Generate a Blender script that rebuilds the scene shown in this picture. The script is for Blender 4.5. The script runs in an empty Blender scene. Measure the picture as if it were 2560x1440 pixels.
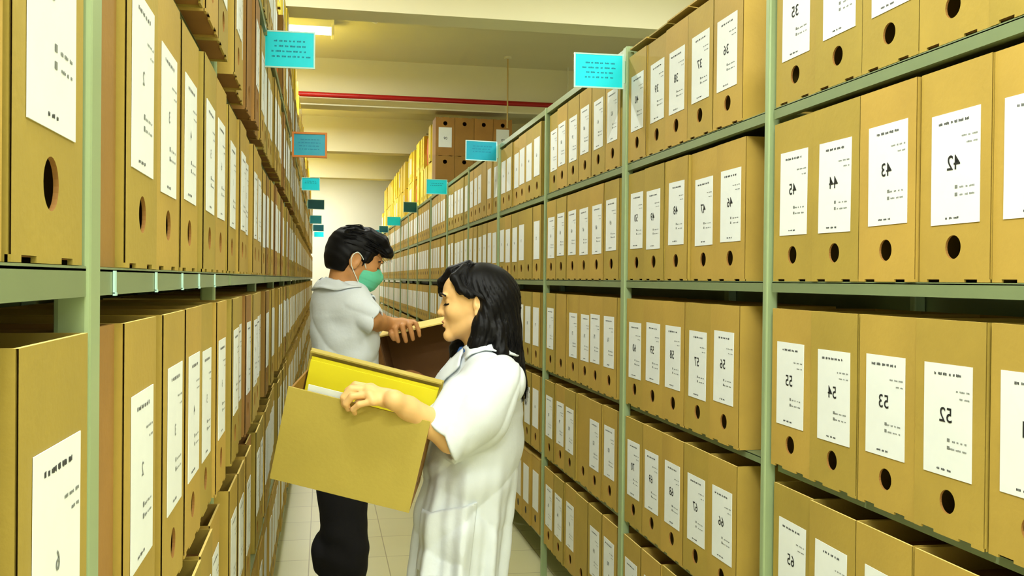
import bpy, bmesh, math, random
import numpy as np
from mathutils import Vector, Matrix

random.seed(7)
SC = bpy.context.scene
COL = SC.collection

# ------------------------------------------------------------------ camera, world, exposure, large lights
YAW, PITCH, ROLL = math.radians(11.13), math.radians(0.48), 0.010
FPX = 2400.0
EYE = Vector((0.0, 0.0, 1.47))
FWD = Vector((math.sin(YAW) * math.cos(PITCH), math.cos(YAW) * math.cos(PITCH), -math.sin(PITCH)))
_r0 = Vector((math.cos(YAW), -math.sin(YAW), 0.0))
_u0 = _r0.cross(FWD)
RIGHT = math.cos(ROLL) * _r0 + math.sin(ROLL) * _u0
UP = -math.sin(ROLL) * _r0 + math.cos(ROLL) * _u0
cam_data = bpy.data.cameras.new('camera')
cam_data.sensor_width = 36.0
cam_data.lens = 36.0 * FPX / 2560.0
cam_data.clip_start = 0.05
cam = bpy.data.objects.new('camera', cam_data)
COL.objects.link(cam)
_m = Matrix.Identity(4)
for i in range(3):
    _m[i][0], _m[i][1], _m[i][2], _m[i][3] = RIGHT[i], UP[i], -FWD[i], EYE[i]
cam.matrix_world = _m
SC.camera = cam

def at(px, py, d):
    """the point of the room seen at a place of the photograph, d metres deep"""
    return EYE + FWD * d + RIGHT * ((px - 1280.0) / FPX * d) - UP * ((py - 720.0) / FPX * d)

SC.view_settings.view_transform = 'Standard'
SC.view_settings.look = 'None'
SC.view_settings.gamma = 1.0
SC.view_settings.use_curve_mapping = False
SC.view_settings.exposure = 0.04
w = bpy.data.worlds.new('world')
SC.world = w
w.use_nodes = True
w.node_tree.nodes['Background'].inputs[0].default_value = (1.0, 0.97, 0.85, 1)
w.node_tree.nodes['Background'].inputs[1].default_value = 0.3

CEIL = 3.57
LIGHT_COL = (0.95, 1.0, 0.97)
def lamp(x0, x1, y, power, z=CEIL - 0.14):
    ld = bpy.data.lights.new('tube_or_fill_light', 'AREA')
    ld.shape = 'RECTANGLE'
    ld.size, ld.size_y = x1 - x0, 0.16
    ld.energy = power
    ld.color = LIGHT_COL
    o = bpy.data.objects.new('tube_or_fill_light', ld)
    COL.objects.link(o)
    o.location = ((x0 + x1) / 2, y, z)
    return o
LAMP_Y = (1.33, 4.68, 8.03, 11.35, 14.7, 17.7)
for _y in LAMP_Y:
    lamp(-1.10, 0.06, _y, 74.0 if _y < 9 else 82.0)
for _y in (-1.6, 1.33, 4.68):
    lamp(1.35, 2.55, _y, 40.0)  # added fill row, unseen, brightens the rack at the man's back
lamp(-1.10, 0.06, -1.6, 110.0)  # added fill behind the camera, brightens people and lower boxes
lamp(-0.35, 0.81, -0.2, 55.0)  # added front fill near the camera, no fixture stands for it

# ------------------------------------------------------------------ materials
def lin(r, g, b):
    f = lambda c: (c / 255.0) / 12.92 if c <= 10 else (((c / 255.0) + 0.055) / 1.055) ** 2.4
    return (f(r), f(g), f(b), 1.0)

def mat(name, col, rough=0.6, metal=0.0, var=0.0, vscale=8.0, stretch=None, rnd=0.0, bump=0.0, bscale=60.0, sss=0.0, spec=0.4, emit=None):
    m = bpy.data.materials.new(name)
    m.use_nodes = True
    nt = m.node_tree
    b = nt.nodes['Principled BSDF']
    b.inputs['Roughness'].default_value = rough
    b.inputs['Metallic'].default_value = metal
    b.inputs['Specular IOR Level'].default_value = spec
    if sss:
        b.inputs['Subsurface Weight'].default_value = sss
        b.inputs['Subsurface Radius'].default_value = (0.012, 0.005, 0.002)
    b.inputs['Base Color'].default_value = col
    tc = nt.nodes.new('ShaderNodeTexCoord')
    mp = nt.nodes.new('ShaderNodeMapping')
    nt.links.new(tc.outputs['Object'], mp.inputs[0])
    if stretch:
        mp.inputs['Scale'].default_value = stretch
    if var or rnd:
        hsv = nt.nodes.new('ShaderNodeHueSaturation')
        hsv.inputs['Color'].default_value = col
        val = None
        if var:
            nz = nt.nodes.new('ShaderNodeTexNoise')
            nz.inputs['Scale'].default_value = vscale
            nz.inputs['Detail'].default_value = 5
            nt.links.new(mp.outputs[0], nz.inputs['Vector'])
            if rnd:
                oi = nt.nodes.new('ShaderNodeObjectInfo')
                ad = nt.nodes.new('ShaderNodeVectorMath')
                sc = nt.nodes.new('ShaderNodeVectorMath'); sc.operation = 'SCALE'
                nt.links.new(oi.outputs['Location'], sc.inputs[0]); sc.inputs[3].default_value = 3.7
                nt.links.new(mp.outputs[0], ad.inputs[0]); nt.links.new(sc.outputs[0], ad.inputs[1])
                nt.links.new(ad.outputs[0], nz.inputs['Vector'])
            mr = nt.nodes.new('ShaderNodeMapRange')
            mr.inputs['From Min'].default_value, mr.inputs['From Max'].default_value = 0.3, 0.7
            mr.inputs['To Min'].default_value, mr.inputs['To Max'].default_value = 1 - var, 1 + var
            nt.links.new(nz.outputs[0], mr.inputs['Value'])
            val = mr.outputs[0]
        if rnd:
            oi2 = nt.nodes.new('ShaderNodeObjectInfo')
            mr2 = nt.nodes.new('ShaderNodeMapRange')
            mr2.inputs['To Min'].default_value, mr2.inputs['To Max'].default_value = 1 - rnd, 1 + rnd
            nt.links.new(oi2.outputs['Random'], mr2.inputs['Value'])
            mr3 = nt.nodes.new('ShaderNodeMapRange')
            mr3.inputs['To Min'].default_value, mr3.inputs['To Max'].default_value = 0.5 + rnd * 0.05, 0.5 - rnd * 0.07
            nt.links.new(oi2.outputs['Random'], mr3.inputs['Value'])
            nt.links.new(mr3.outputs[0], hsv.inputs['Hue'])
            if val is None:
                val = mr2.outputs[0]
            else:
                mu = nt.nodes.new('ShaderNodeMath'); mu.operation = 'MULTIPLY'
                nt.links.new(val, mu.inputs[0]); nt.links.new(mr2.outputs[0], mu.inputs[1])
                val = mu.outputs[0]
        nt.links.new(val, hsv.inputs['Value'])
        nt.links.new(hsv.outputs[0], b.inputs['Base Color'])
    if bump:
        nb = nt.nodes.new('ShaderNodeTexNoise')
        nb.inputs['Scale'].default_value = bscale
        nb.inputs['Detail'].default_value = 4
        bp = nt.nodes.new('ShaderNodeBump')
        bp.inputs['Strength'].default_value = bump
        bp.inputs['Distance'].default_value = 0.01
        nt.links.new(mp.outputs[0], nb.inputs['Vector'])
        nt.links.new(nb.outputs[0], bp.inputs['Height'])
        nt.links.new(bp.outputs[0], b.inputs['Normal'])
    if emit:
        b.inputs['Emission Color'].default_value = (1, 0.98, 0.9, 1)
        b.inputs['Emission Strength'].default_value = emit
    return m

M = {}
M['carton'] = mat('cardboard', lin(174, 148, 64), 0.62, var=0.09, vscale=5.0, rnd=0.13, bump=0.06, bscale=90, spec=0.3)
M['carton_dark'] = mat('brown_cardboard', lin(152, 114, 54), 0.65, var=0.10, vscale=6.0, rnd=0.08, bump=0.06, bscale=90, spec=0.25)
M['carton_in_shade'] = mat('cardboard_inside_shade', lin(150, 105, 45), 0.8, var=0.08)  # inner board; its darker tone also stands for shade on lids and holes
M['carton_lit_top'] = mat('cardboard_lit_top', lin(236, 208, 120), 0.8)  # light from above painted in: paler board for tops and upper edges
M['yellow_carton'] = mat('yellow_cardboard', lin(240, 214, 60), 0.6, var=0.06, rnd=0.1)
M['paper'] = mat('white_paper', lin(228, 233, 229), 0.7, var=0.02, vscale=20)
M['ink'] = mat('black_ink_and_hole_dark', lin(28, 28, 26), 0.7)  # print, and the dark of holes painted as flat discs
M['grey_ink'] = mat('grey_ink', lin(120, 124, 118), 0.7)
M['shelf'] = mat('sage_green_steel', lin(126, 142, 100), 0.38, 0.15, var=0.07, vscale=4, rnd=0.05)
M['post'] = mat('pale_green_steel', lin(150, 170, 124), 0.4, 0.1, var=0.05, vscale=4, rnd=0.05)
M['wall'] = mat('cream_plaster', lin(247, 243, 226), 0.85, var=0.03, vscale=1.2, bump=0.04, bscale=30)
M['ceil'] = mat('yellowed_ceiling_paint', lin(230, 224, 190), 0.85, var=0.04, vscale=0.9, bump=0.03, bscale=20)
M['red'] = mat('red_pipe_paint', lin(168, 18, 14), 0.4)
M['cyan'] = mat('cyan_card', lin(0, 222, 244), 0.5, var=0.05, vscale=12)
M['teal'] = mat('teal_card', lin(24, 150, 172), 0.3, var=0.08, vscale=12)
M['deep_teal'] = mat('deep_teal_card', lin(10, 92, 108), 0.4, var=0.08, vscale=12)
M['sign_ink'] = mat('blue_print', lin(10, 120, 150), 0.6)
M['sign_frame'] = mat('orange_wood_frame', lin(200, 120, 45), 0.55)
M['rod'] = mat('tan_rod_paint', lin(196, 168, 104), 0.6)
M['clear'] = mat('pale_plastic_edge', lin(190, 232, 222), 0.25)
M['lamp_body'] = mat('lamp_white', lin(235, 232, 205), 0.5)
M['tube'] = mat('lit_tube', (1, 1, 1, 1), 0.5, emit=9.0)
M['orange'] = mat('orange_wrap', lin(225, 95, 30), 0.5, var=0.12, vscale=20, bump=0.3, bscale=25)
M['carton_olive'] = mat('olive_tan_cardboard', lin(188, 168, 76), 0.62, var=0.05, vscale=6, bump=0.05, bscale=90)
M['carton_inner_shade'] = mat('shaded_inner_cardboard', lin(96, 64, 30), 0.8, var=0.08)  # interior shade of the man's box painted into the board colour
M['binder'] = mat('dark_olive_board', lin(96, 78, 26), 0.6, var=0.1)

def floor_mat():
    m = mat('cream_floor_tile', lin(224, 220, 170), 0.32, var=0.04, vscale=2.0)
    nt = m.node_tree
    b = nt.nodes['Principled BSDF']
    src = b.inputs['Base Color'].links[0].from_socket
    tc = nt.nodes.new('ShaderNodeTexCoord')
    mp = nt.nodes.new('ShaderNodeMapping')
    mp.inputs['Location'].default_value = (0.06, 0.1, 0)
    br = nt.nodes.new('ShaderNodeTexBrick')
    br.offset = 0.0
    br.inputs['Scale'].default_value = 1.0
    br.inputs['Brick Width'].default_value = 0.4
    br.inputs['Row Height'].default_value = 0.4
    br.inputs['Mortar Size'].default_value = 0.0028
    br.inputs['Color1'].default_value = (1, 1, 1, 1)
    br.inputs['Color2'].default_value = (0.96, 0.96, 0.95, 1)
    br.inputs['Mortar'].default_value = (0.55, 0.5, 0.4, 1)
    mx = nt.nodes.new('ShaderNodeMix'); mx.data_type = 'RGBA'; mx.blend_type = 'MULTIPLY'
    mx.inputs[0].default_value = 1.0
    nt.links.new(tc.outputs['Object'], mp.inputs[0]); nt.links.new(mp.outputs[0], br.inputs['Vector'])
    nt.links.new(src, mx.inputs[6]); nt.links.new(br.outputs[0], mx.inputs[7])
    nt.links.new(mx.outputs[2], b.inputs['Base Color'])
    return m
M['floor'] = floor_mat()

# ------------------------------------------------------------------ mesh helpers
class MB:
    """collects quads and polygons with material slots, then builds one mesh"""
    def __init__(self):
        self.v, self.f, self.mi, self.mats = [], [], [], []
    def slot(self, m):
        if m not in self.mats:
            self.mats.append(m)
        return self.mats.index(m)
    def poly(self, pts, m):
        n = len(self.v)
        self.v += [tuple(p) for p in pts]
        self.f.append(tuple(range(n, n + len(pts))))
        self.mi.append(self.slot(m))
    def box(self, x0, x1, y0, y1, z0, z1, m, mtx=None):
        c = [Vector((x, y, z)) for x in (x0, x1) for y in (y0, y1) for z in (z0, z1)]
        if mtx is not None:
            c = [mtx @ p for p in c]
        n = len(self.v)
        self.v += [tuple(p) for p in c]
        k = self.slot(m)
        for q in ((0, 1, 3, 2), (4, 6, 7, 5), (0, 4, 5, 1), (2, 3, 7, 6), (0, 2, 6, 4), (1, 5, 7, 3)):
            self.f.append(tuple(n + i for i in q)); self.mi.append(k)
    def tube(self, pts, r, m, seg=12):
        pts = [Vector(p) for p in pts]
        rs = r if isinstance(r, (list, tuple)) else [r] * len(pts)
        n = len(self.v); k = self.slot(m)
        for i, p in enumerate(pts):
            t = (pts[min(i + 1, len(pts) - 1)] - pts[max(i - 1, 0)]).normalized()
            a = t.orthogonal().normalized() if i == 0 else (pa - t * pa.dot(t)).normalized()
            pa = a
            b = t.cross(a)
            for s in range(seg):
                an = 2 * math.pi * s / seg
                self.v.append(tuple(p + (a * math.cos(an) + b * math.sin(an)) * rs[i]))
        for i in range(len(pts) - 1):
            for s in range(seg):
                s2 = (s + 1) % seg
                self.f.append((n + i * seg + s, n + i * seg + s2, n + (i + 1) * seg + s2, n + (i + 1) * seg + s)); self.mi.append(k)
        self.f.append(tuple(n + s for s in reversed(range(seg)))); self.mi.append(k)
        e = n + (len(pts) - 1) * seg
        self.f.append(tuple(e + s for s in range(seg))); self.mi.append(k)
    def mesh(self, name, bevel=0.0, smooth=False):
        me = bpy.data.meshes.new(name)
        me.from_pydata(self.v, [], self.f)
        for m in self.mats:
            me.materials.append(m)
        me.polygons.foreach_set('material_index', self.mi)
        me.update()
        if bevel:
            bm = bmesh.new(); bm.from_mesh(me)
            bmesh.ops.remove_doubles(bm, verts=bm.verts, dist=1e-6)
            bmesh.ops.bevel(bm, geom=list(bm.edges), offset=bevel, segments=2, profile=0.6, affect='EDGES', clamp_overlap=True)
            bm.to_mesh(me); bm.free()
        if smooth:
            me.polygons.foreach_set('use_smooth', [True] * len(me.polygons))
        return me
    def build(self, name, parent=None, bevel=0.0, smooth=False):
        return obj(name, self.mesh(name, bevel, smooth), parent)

def obj(name, me, parent=None):
    o = bpy.data.objects.new(name, me)
    COL.objects.link(o)
    if parent is not None:
        o.parent = parent
    return o

def empty(name, loc, rz=0.0):
    o = bpy.data.objects.new(name, None)
    COL.objects.link(o)
    o.location = loc; o.rotation_euler = (0, 0, rz); o.empty_display_size = 0.1
    return o

def tag(o, label=None, cat=None, group=None, kind=None):
    if label: o['label'] = label
    if cat: o['category'] = cat
    if group: o['group'] = group
    if kind: o['kind'] = kind
    return o

def struct(name, mb):
    return tag(mb.build(name), kind='structure')

# ------------------------------------------------------------------ the room
YB, YE, XL, XR = -3.0, 19.3, -3.6, 4.6
b = MB(); b.box(XL - .1, XR + .1, YB - .1, YE + .1, -0.1, 0.0, M['floor']); struct('floor', b)
b = MB(); b.box(XL - .1, XR + .1, YB - .1, YE + .1, CEIL, CEIL + 0.1, M['ceil']); struct('ceiling', b)
b = MB(); b.box(XL, XR, YE, YE + .1, 0, CEIL, M['wall']); struct('wall_far', b)
b = MB(); b.box(XL, XR, YB - .1, YB, 0, CEIL, M['wall']); struct('wall_near', b)
b = MB(); b.box(XL - .1, XL, YB, YE, 0, CEIL, M['wall']); struct('wall_left', b)
b = MB(); b.box(XR, XR + .1, YB, YE, 0, CEIL, M['wall']); struct('wall_right', b)
BEAM_Z = 3.12
for i, y in enumerate((-0.7, 2.65, 6.0, 9.35, 12.7, 16.05)):
    b = MB(); b.box(XL, XR, y, y + 0.25, BEAM_Z, CEIL, M['ceil'])
    struct('ceiling_beam' + ('' if i == 0 else '.%03d' % i), b)

# red sprinkler main in front of the second beam, with its hangers
pipe = empty('sprinkler_pipe', (0, 9.2, 3.19))
tag(pipe, 'long red sprinkler pipe running below the ceiling beam', 'pipe')
b = MB(); b.tube([(-3.5, 0, 0), (4.5, 0, 0)], 0.024, M['red'], 14); b.build('pipe_run', pipe, smooth=True)
for x in (-1.2, 2.35):
    b = MB(); b.tube([(x, 0, 0.02), (x, 0, CEIL - 3.19)], 0.006, M['lamp_body'], 8)
    b.tube([(x, 0.005, -0.027), (x, 0.005, 0.028)], 0.028, M['red'], 12)
    b.build('pipe_hanger', pipe)
hr = empty('hanger_rod', (1.69, 8.9, 0))
tag(hr, 'thin tan rod hanging from the ceiling above the rack top', 'rod')
b = MB(); b.tube([(0, 0, 2.9), (0, 0, CEIL)], 0.007, M['rod'], 8); b.build('rod_shaft', hr)
b = MB(); b.tube([(0, 0, CEIL - .02), (0, 0, CEIL)], 0.035, M['ceil'], 12); b.build('ceiling_plate', hr)
hk = empty('ceiling_hook', (0.42, 7.7, CEIL))
tag(hk, 'small pale hook fixed to the ceiling beside the lit fixture', 'hook')
b = MB(); b.tube([(0, 0, 0), (0, 0, -.05), (-.03, 0, -.075), (-.06, 0, -.06)], 0.008, M['wall'], 8); b.build('hook_wire', hk)
b = MB(); b.tube([(0, 0, 0), (0, 0, -.012)], 0.03, M['wall'], 12); b.build('hook_plate', hk)

# fluorescent fittings
def fitting(x0, x1, y, label):
    t = empty('fluorescent_fixture', ((x0 + x1) / 2, y, CEIL))
    tag(t, label, 'lamp', 'ceiling strip lights')
    h = (x1 - x0) / 2
    b = MB(); b.box(-h, h, -.075, .075, -.06, 0, M['lamp_body']); b.build('housing', t, bevel=.006)
    for s in (-1, 1):
        b = MB(); b.box(s * h - .012, s * h + .012, -.08, .08, -.125, -.0, M['lamp_body']); b.build('end_cap', t, bevel=.004)
        b = MB(); b.tube([(-h + .012, s * .035, -.085), (h - .012, s * .035, -.085)], .016, M['tube'], 12); b.build('tube', t, smooth=True)
for y, s in zip(LAMP_Y, ('over the first bay', 'over the man', 'above the first cyan sign', 'beyond the red pipe', 'past the third beam', 'near the end wall')):
    fitting(-1.10, 0.06, y, 'added unseen fluorescent fill fixture ' + s)
for y, s in zip((1.33, 4.68), ('over the box rows behind the woman', 'over the rack between two beams')):
    fitting(1.35, 2.55, y, 'added unseen fluorescent fill fixture ' + s)  # made-up fixtures for the added fill row, out of view

# ------------------------------------------------------------------ archive boxes: 19 x 27 x 37 cm cartons stood on end
BW, BD, BH = 0.186, 0.27, 0.371
def carton_mesh(name, m, lid_open=False):
    """front on x = 0 facing -x, depth towards +x, finger hole low in the front; the body is a hollow shell"""
    b = MB()
    w, d, h, t = BW / 2, BD, BH, 0.004
    hz, hr, hs = 0.060, 0.0205, 0.032
    def front(x, mm, flip, bot):
        ys = (-w, -hs, hs, w)
        zs = (bot, hz - hs, hz + hs, h)
        def q(y0, y1, z0, z1):
            p = [(x, y0, z0), (x, y0, z1), (x, y1, z1), (x, y1, z0)]
            b.poly(p[::-1] if flip else p, mm)
        for i in range(3):
            for j in range(3):
                if (i, j) != (1, 1):
                    q(ys[i], ys[i + 1], zs[j], zs[j + 1])
        N = 24
        ring = [(math.cos(2 * math.pi * k / N), math.sin(2 * math.pi * k / N)) for k in range(N)]
        for k in range(N):
            c0, c1 = ring[k], ring[(k + 1) % N]
            s = lambda c: (c[0] / max(abs(c[0]), abs(c[1])), c[1] / max(abs(c[0]), abs(c[1])))
            s0, s1 = s(c0), s(c1)
            p = [(x, c0[0] * hr, hz + c0[1] * hr), (x, s0[0] * hs, hz + s0[1] * hs), (x, s1[0] * hs, hz + s1[1] * hs), (x, c1[0] * hr, hz + c1[1] * hr)]
            b.poly(p if flip else p[::-1], mm)
        return [(c[0] * hr, hz + c[1] * hr) for c in ring]
    r = front(0, m, False, 0.005)
    front(t, M['carton_in_shade'], True, 0.005)
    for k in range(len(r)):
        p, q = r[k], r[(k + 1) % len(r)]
        b.poly([(0, *p), (0, *q), (t, *q), (t, *p)], M['carton_in_shade'])  # rim in darker board, painting in the shade of the hole
    # bottom tabs that show as small notches on the shelf
    for y0, y1 in ((-w, -w + .030), (-.030, .036), (w - .022, w)):
        b.box(0, t, y0, y1, 0, 0.005, m)
    b.poly([(0, -w, h), (t, -w, h), (t, w, h), (0, w, h)], M['carton_lit_top'])
    for s in (-1, 1):
        b.box(t * .5, d, s * w - (t if s > 0 else 0), s * w + (0 if s > 0 else t), 0.0, h, m)
    b.box(d - t, d, -w + t, w - t, 0, h, m)
    b.box(t, d - t, -w + t, w - t, 0.004, 0.008, M['carton_in_shade'])
    # the corner seam of the wrapped board
    return b.mesh(name)

def lid_mesh(name, m, raised):
    b = MB()
    w = BW / 2 - .003
    mt = None
    if raised:
        mt = Matrix.Translation((BD, 0, BH + .001)) @ Matrix.Rotation(math.radians(raised), 4, 'Y') @ Matrix.Translation((-BD, 0, -BH))
        b.box(0.0, BD - .002, -w, w, BH, BH + .005, m, mt)
    else:
        b.box(.0075, BD - .006, -w + .003, w - .003, BH - .050, BH - .045, M['carton_in_shade'] if m is M['carton'] else m)  # shade painted in: darker board, and the lid sunk for shadow
    return b.mesh(name)

def narrow(me):
    for v in me.vertices:
        v.co.y *= .106 / BW
    return me
CARTON = {k: carton_mesh('carton_' + k, M[m]) for k, m in (('tan', 'carton'), ('brown', 'carton_dark'), ('yellow', 'yellow_carton'))}
CARTON['narrow'] = narrow(carton_mesh('carton_narrow', M['carton_dark']))  # browner board paints in the dimmer light on this set-back carton
LID = lid_mesh('lid_flap', M['carton'], 0)
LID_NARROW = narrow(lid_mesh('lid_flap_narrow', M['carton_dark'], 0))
LID_UP = lid_mesh('lid_flap_up', M['carton'], 5.2)

_txt = {}
def glyphs(s, size):
    """flat outlines of a short text: vertices and triangles"""
    if s not in _txt:
        cu = bpy.data.curves.new('t', 'FONT')
        cu.body = s; cu.size = 1.0; cu.align_x = 'CENTER'; cu.align_y = 'CENTER'; cu.offset = 0.006; cu.resolution_u = 3
        o = bpy.data.objects.new('t', cu); COL.objects.link(o)
        me = bpy.data.meshes.new_from_object(o.evaluated_get(bpy.context.evaluated_depsgraph_get()))
        _txt[s] = ([tuple(v.co) for v in me.vertices], [tuple(p.vertices) for p in me.polygons])
        bpy.data.objects.remove(o); bpy.data.curves.remove(cu); bpy.data.meshes.remove(me)
    v, f = _txt[s]
    return [(x * size, y * size) for x, y, _ in v], f

LW, LH, LZ = 0.128, 0.192, 0.104     # label sheet on the carton front
def label_mesh(num, seed=0, detail=True, w=LW, faint=False):
    rnd = random.Random(seed * 31 + 5)
    b = MB()
    b.box(-.0014, -.0004, -w / 2, w / 2, 0, LH, M['paper'])
    X = -.0018
    def bar(y0, y1, z0, z1, m):
        b.poly([(X, y0, z0), (X, y0, z1), (X, y1, z1), (X, y1, z0)], m)
    def words(yc, z, length, hgt, m):
        y = yc - length / 2
        while y < yc + length / 2:
            l = rnd.uniform(.006, .015)
            n = int(l / .0026)
            for k in range(n):       # letter-like strokes of illegible small print
                bar(y + k * .0026, y + k * .0026 + .0018, z + rnd.uniform(0, hgt * .2), z + hgt * rnd.uniform(.75, 1.0), m)
            y += l + .003
    if detail:
        words(0.0, LH - .020, w * .56, .0055, M['ink'])
        words(-w * .30, LH - .046, w * .30, .0035, M['grey_ink'])
        words(-w * .36, LH - .058, w * .18, .0032, M['grey_ink'])
        for k in range(2):
            bar(-.008, -.001, .047 + k * .013, .053 + k * .013, M['grey_ink'])
            words(-w * .26, .047 + k * .013, w * .28, .0036, M['grey_ink'])
        words(0.004, .0085, w * .24, .0042, M['ink'])
    # the photograph shows every number reversed, as in a mirror
    v, f = glyphs(num, 0.022 if faint else 0.036)
    n = len(b.v); k = b.slot(M['grey_ink'] if faint else M['ink'])
    b.v += [(X - .0002, y + .003, z + LH * .54) for y, z in v]
    for p in f:
        b.f.append(tuple(n + i for i in p)); b.mi.append(k)
    return b.mesh('label_sheet')
_lab = {}
def label_for(num, detail=True, faint=False):
    q = (num, detail, faint)
    if q not in _lab:
        _lab[q] = label_mesh(num, int(num), detail, faint=faint)
    return _lab[q]

ONES = 'zero one two three four five six seven eight nine ten eleven twelve thirteen fourteen fifteen sixteen seventeen eighteen nineteen'.split()
TENS = ' . twenty thirty forty fifty sixty seventy eighty ninety'.split(' ')[1:]
def spell(n):
    if n < 20: return ONES[n]
    return TENS[n // 10 ] + ('-' + ONES[n % 10] if n % 10 else '')
ORD = 'first second third fourth fifth sixth seventh eighth ninth'.split()

def place_box(loc, rz, num, label, group, kind='tan', lid=LID, labelled=True, detail=True, tilt=0.0, name='archive_box', faint=False):
    o = obj(name, CARTON[kind])
    o.location = loc
    o.rotation_euler = (0, tilt, rz)
    tag(o, label, 'box', group)
    l = obj('lid_flap', lid, o)
    if labelled:
        s = obj('label_sheet', label_for(num, detail, faint), o)
        s.location = (0, random.uniform(-.006, .006), LZ + random.uniform(-.006, .006))
        s.rotation_euler = (random.uniform(-.012, .012), 0, 0)
    return o

def far_box(mb, loc, rz, labelled=True, kind='carton'):
    """a box too far or too hidden to count on its own; it goes into the mass at the end of the racks"""
    mt = Matrix.Translation(loc) @ Matrix.Rotation(rz, 4, 'Z')
    mb.box(0, BD, -BW / 2, BW / 2, 0, BH, M[kind], mt)
    mb.box(-.0006, BD * .2, -BW / 2 + .02, BW / 2 - .02, BH * .985, BH * .99, M['carton_in_shade'], mt)
    if labelled:
        mb.box(-.0014, 0, -LW / 2, LW / 2, LZ, LZ + LH, M['paper'], mt)
        ring = [(mt @ Vector((-.0005, .02 * math.cos(a), .06 + .02 * math.sin(a)))) for a in [k * math.pi / 4 for k in range(8)]]
        mb.poly(ring, M['ink'])  # dark of the finger hole painted on as a flat disc

def bundle(loc, rz, label, Ww):
    """papers wrapped in orange sheet, corners soft, tied with a board strap"""
    t = MB(); rnd = random.Random(int(loc[1] * 100))
    pts = []
    N, Hh = 12, .36
    for i in range(9):
        zz = i / 8 * Hh
        sc = (1 - .25 * abs(i / 8 - .45) ** 1.5) * (0.80 if i in (0, 8) else 1)
        for j in range(N):
            a = 2 * math.pi * j / N
            rr = 1 / max(abs(math.cos(a)), abs(math.sin(a)), .72)
            pts.append((.14 + math.cos(a) * .12 * rr * sc * rnd.uniform(.95, 1.05), math.sin(a) * Ww / 2 * rr * sc * .86 * rnd.uniform(.95, 1.05), zz))
    sl = t.slot(M['orange']); t.v = pts
    for i in range(8):
        for j in range(N):
            t.f.append((i * N + j, i * N + (j + 1) % N, (i + 1) * N + (j + 1) % N, (i + 1) * N + j)); t.mi.append(sl)
    t.f.append(tuple(reversed(range(N)))); t.mi.append(sl)
    t.f.append(tuple(8 * N + j for j in range(N))); t.mi.append(sl)
    g = empty('wrapped_bundle', loc, rz)
    tag(g, label, 'bundle', 'orange bundles on the rack tops')
    t.build('bundle_wrap', g, smooth=True)
    t2 = MB(); t2.box(.006, .275, -.012, .012, Hh - .003, Hh + .003, M['binder']); t2.build('bundle_strap', g)
    return g

# ------------------------------------------------------------------ the racks
BPLANE, APLANE = 1.05, -0.195                    # box fronts behind the woman, box fronts at the man's back
R_LEV = [0.4155, 0.003, -0.433, -0.848, -1.265]  # shelf tops, measured from the eye
L_LEV = [0.872, 0.447, 0.008, -0.420, -0.845, -1.262]
R_POST = [1.03, 2.154, 3.277, 4.52, 5.79, 7.03, 8.27, 9.6, 10.93, 12.16, 13.39, 14.6, 15.85, 17.1, 18.3]
L_POST = [-0.36, 0.898, 2.16, 3.44, 4.65, 5.88, 7.1, 8.3, 9.5, 10.7, 12.0, 13.4, 14.6, 15.8, 17.0, 18.2]
SHELF_T = 0.026
RACK_DEPTH = 0.42

def rack_unit(side, posts, levels, label, top=True, last=False):
    sx = 1 if side == 'right' else -1            # rack body lies on that side of the aisle
    px = BPLANE if side == 'right' else APLANE
    u = empty('shelving_rack', (px + sx * .2, (posts[0] + posts[-1]) / 2, 0))
    tag(u, label, 'shelving rack', 'green steel shelving racks')
    ox, oy = u.location.x, u.location.y
    top_z = EYE.z + levels[0] + .385
    for k, y in enumerate(posts):
        if k == len(posts) - 1 and not last:
            continue                             # the next rack along owns that post
        for back in (0, 1):
            b = MB()
            xf = px - sx * .006 if not back else px + sx * RACK_DEPTH
            # an angle section: a face towards the aisle and a web along the bay side
            half = .011 if k == 1 else .021
            hh = top_z + (.03 if side == 'right' else -.03)
            if side == 'left' and not back:
                xf = px - (.001 if y == L_POST[1] else .034)
            if back:
                b.box(min(xf, xf - sx * .03) - ox, max(xf, xf - sx * .03) - ox, y - half - oy, y + half - oy, 0, hh, M['post'])
            else:
                b.box(min(xf, xf + sx * .030) - ox, max(xf, xf + sx * .030) - ox, y - half - oy, y + half - oy, 0, hh, M['post'])
            b.build('upright_post', u, bevel=.0045)
    for lv in levels:
        for k in range(len(posts) - 1):
            b = MB()
            z = EYE.z + lv
            y0, y1 = posts[k] + .0225 - oy, posts[k + 1] - .0225 - oy
            xe = (px + (.003 if lv > -.3 else .024) if side == 'right' else px - (.045 if lv in (L_LEV[1], L_LEV[3]) else .004)) - ox
            xb = px + sx * (RACK_DEPTH - .031) - ox
            b.box(min(xe, xb), max(xe, xb), y0, y1, z - .004, z, M['shelf'])
            st = SHELF_T if lv > -.3 else .019
            b.box(min(xe, xe + sx * .012), max(xe, xe + sx * .012), y0, y1, z - st, z - .002, M['shelf'])
            b.box(min(xe + sx * .012, xe + sx * .02), max(xe + sx * .012, xe + sx * .02), y0, y1, z - st, z - st + .004, M['shelf'])
            b.build('shelf', u)
    b = MB()
    xb = px + sx * (RACK_DEPTH + .001) - ox
    b.box(min(xb, xb + sx * .002), max(xb, xb + sx * .002), posts[0] - oy, posts[-1] - .001 - oy, .05, top_z, M['shelf'])
    b.build('back_panel', u)  # unseen sheet added to block light from behind and keep gaps dark
    if top:
        b = MB()
        z = top_z + .002
        xe, xb = px + sx * .0 - ox, px + sx * (RACK_DEPTH - .031) - ox
        b.box(min(xe, xb), max(xe, xb), posts[0] + .0225 - oy, posts[-1] - .0225 - oy, z, z + .026, M['shelf'])
        b.build('top_shelf', u)
    return u

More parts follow.
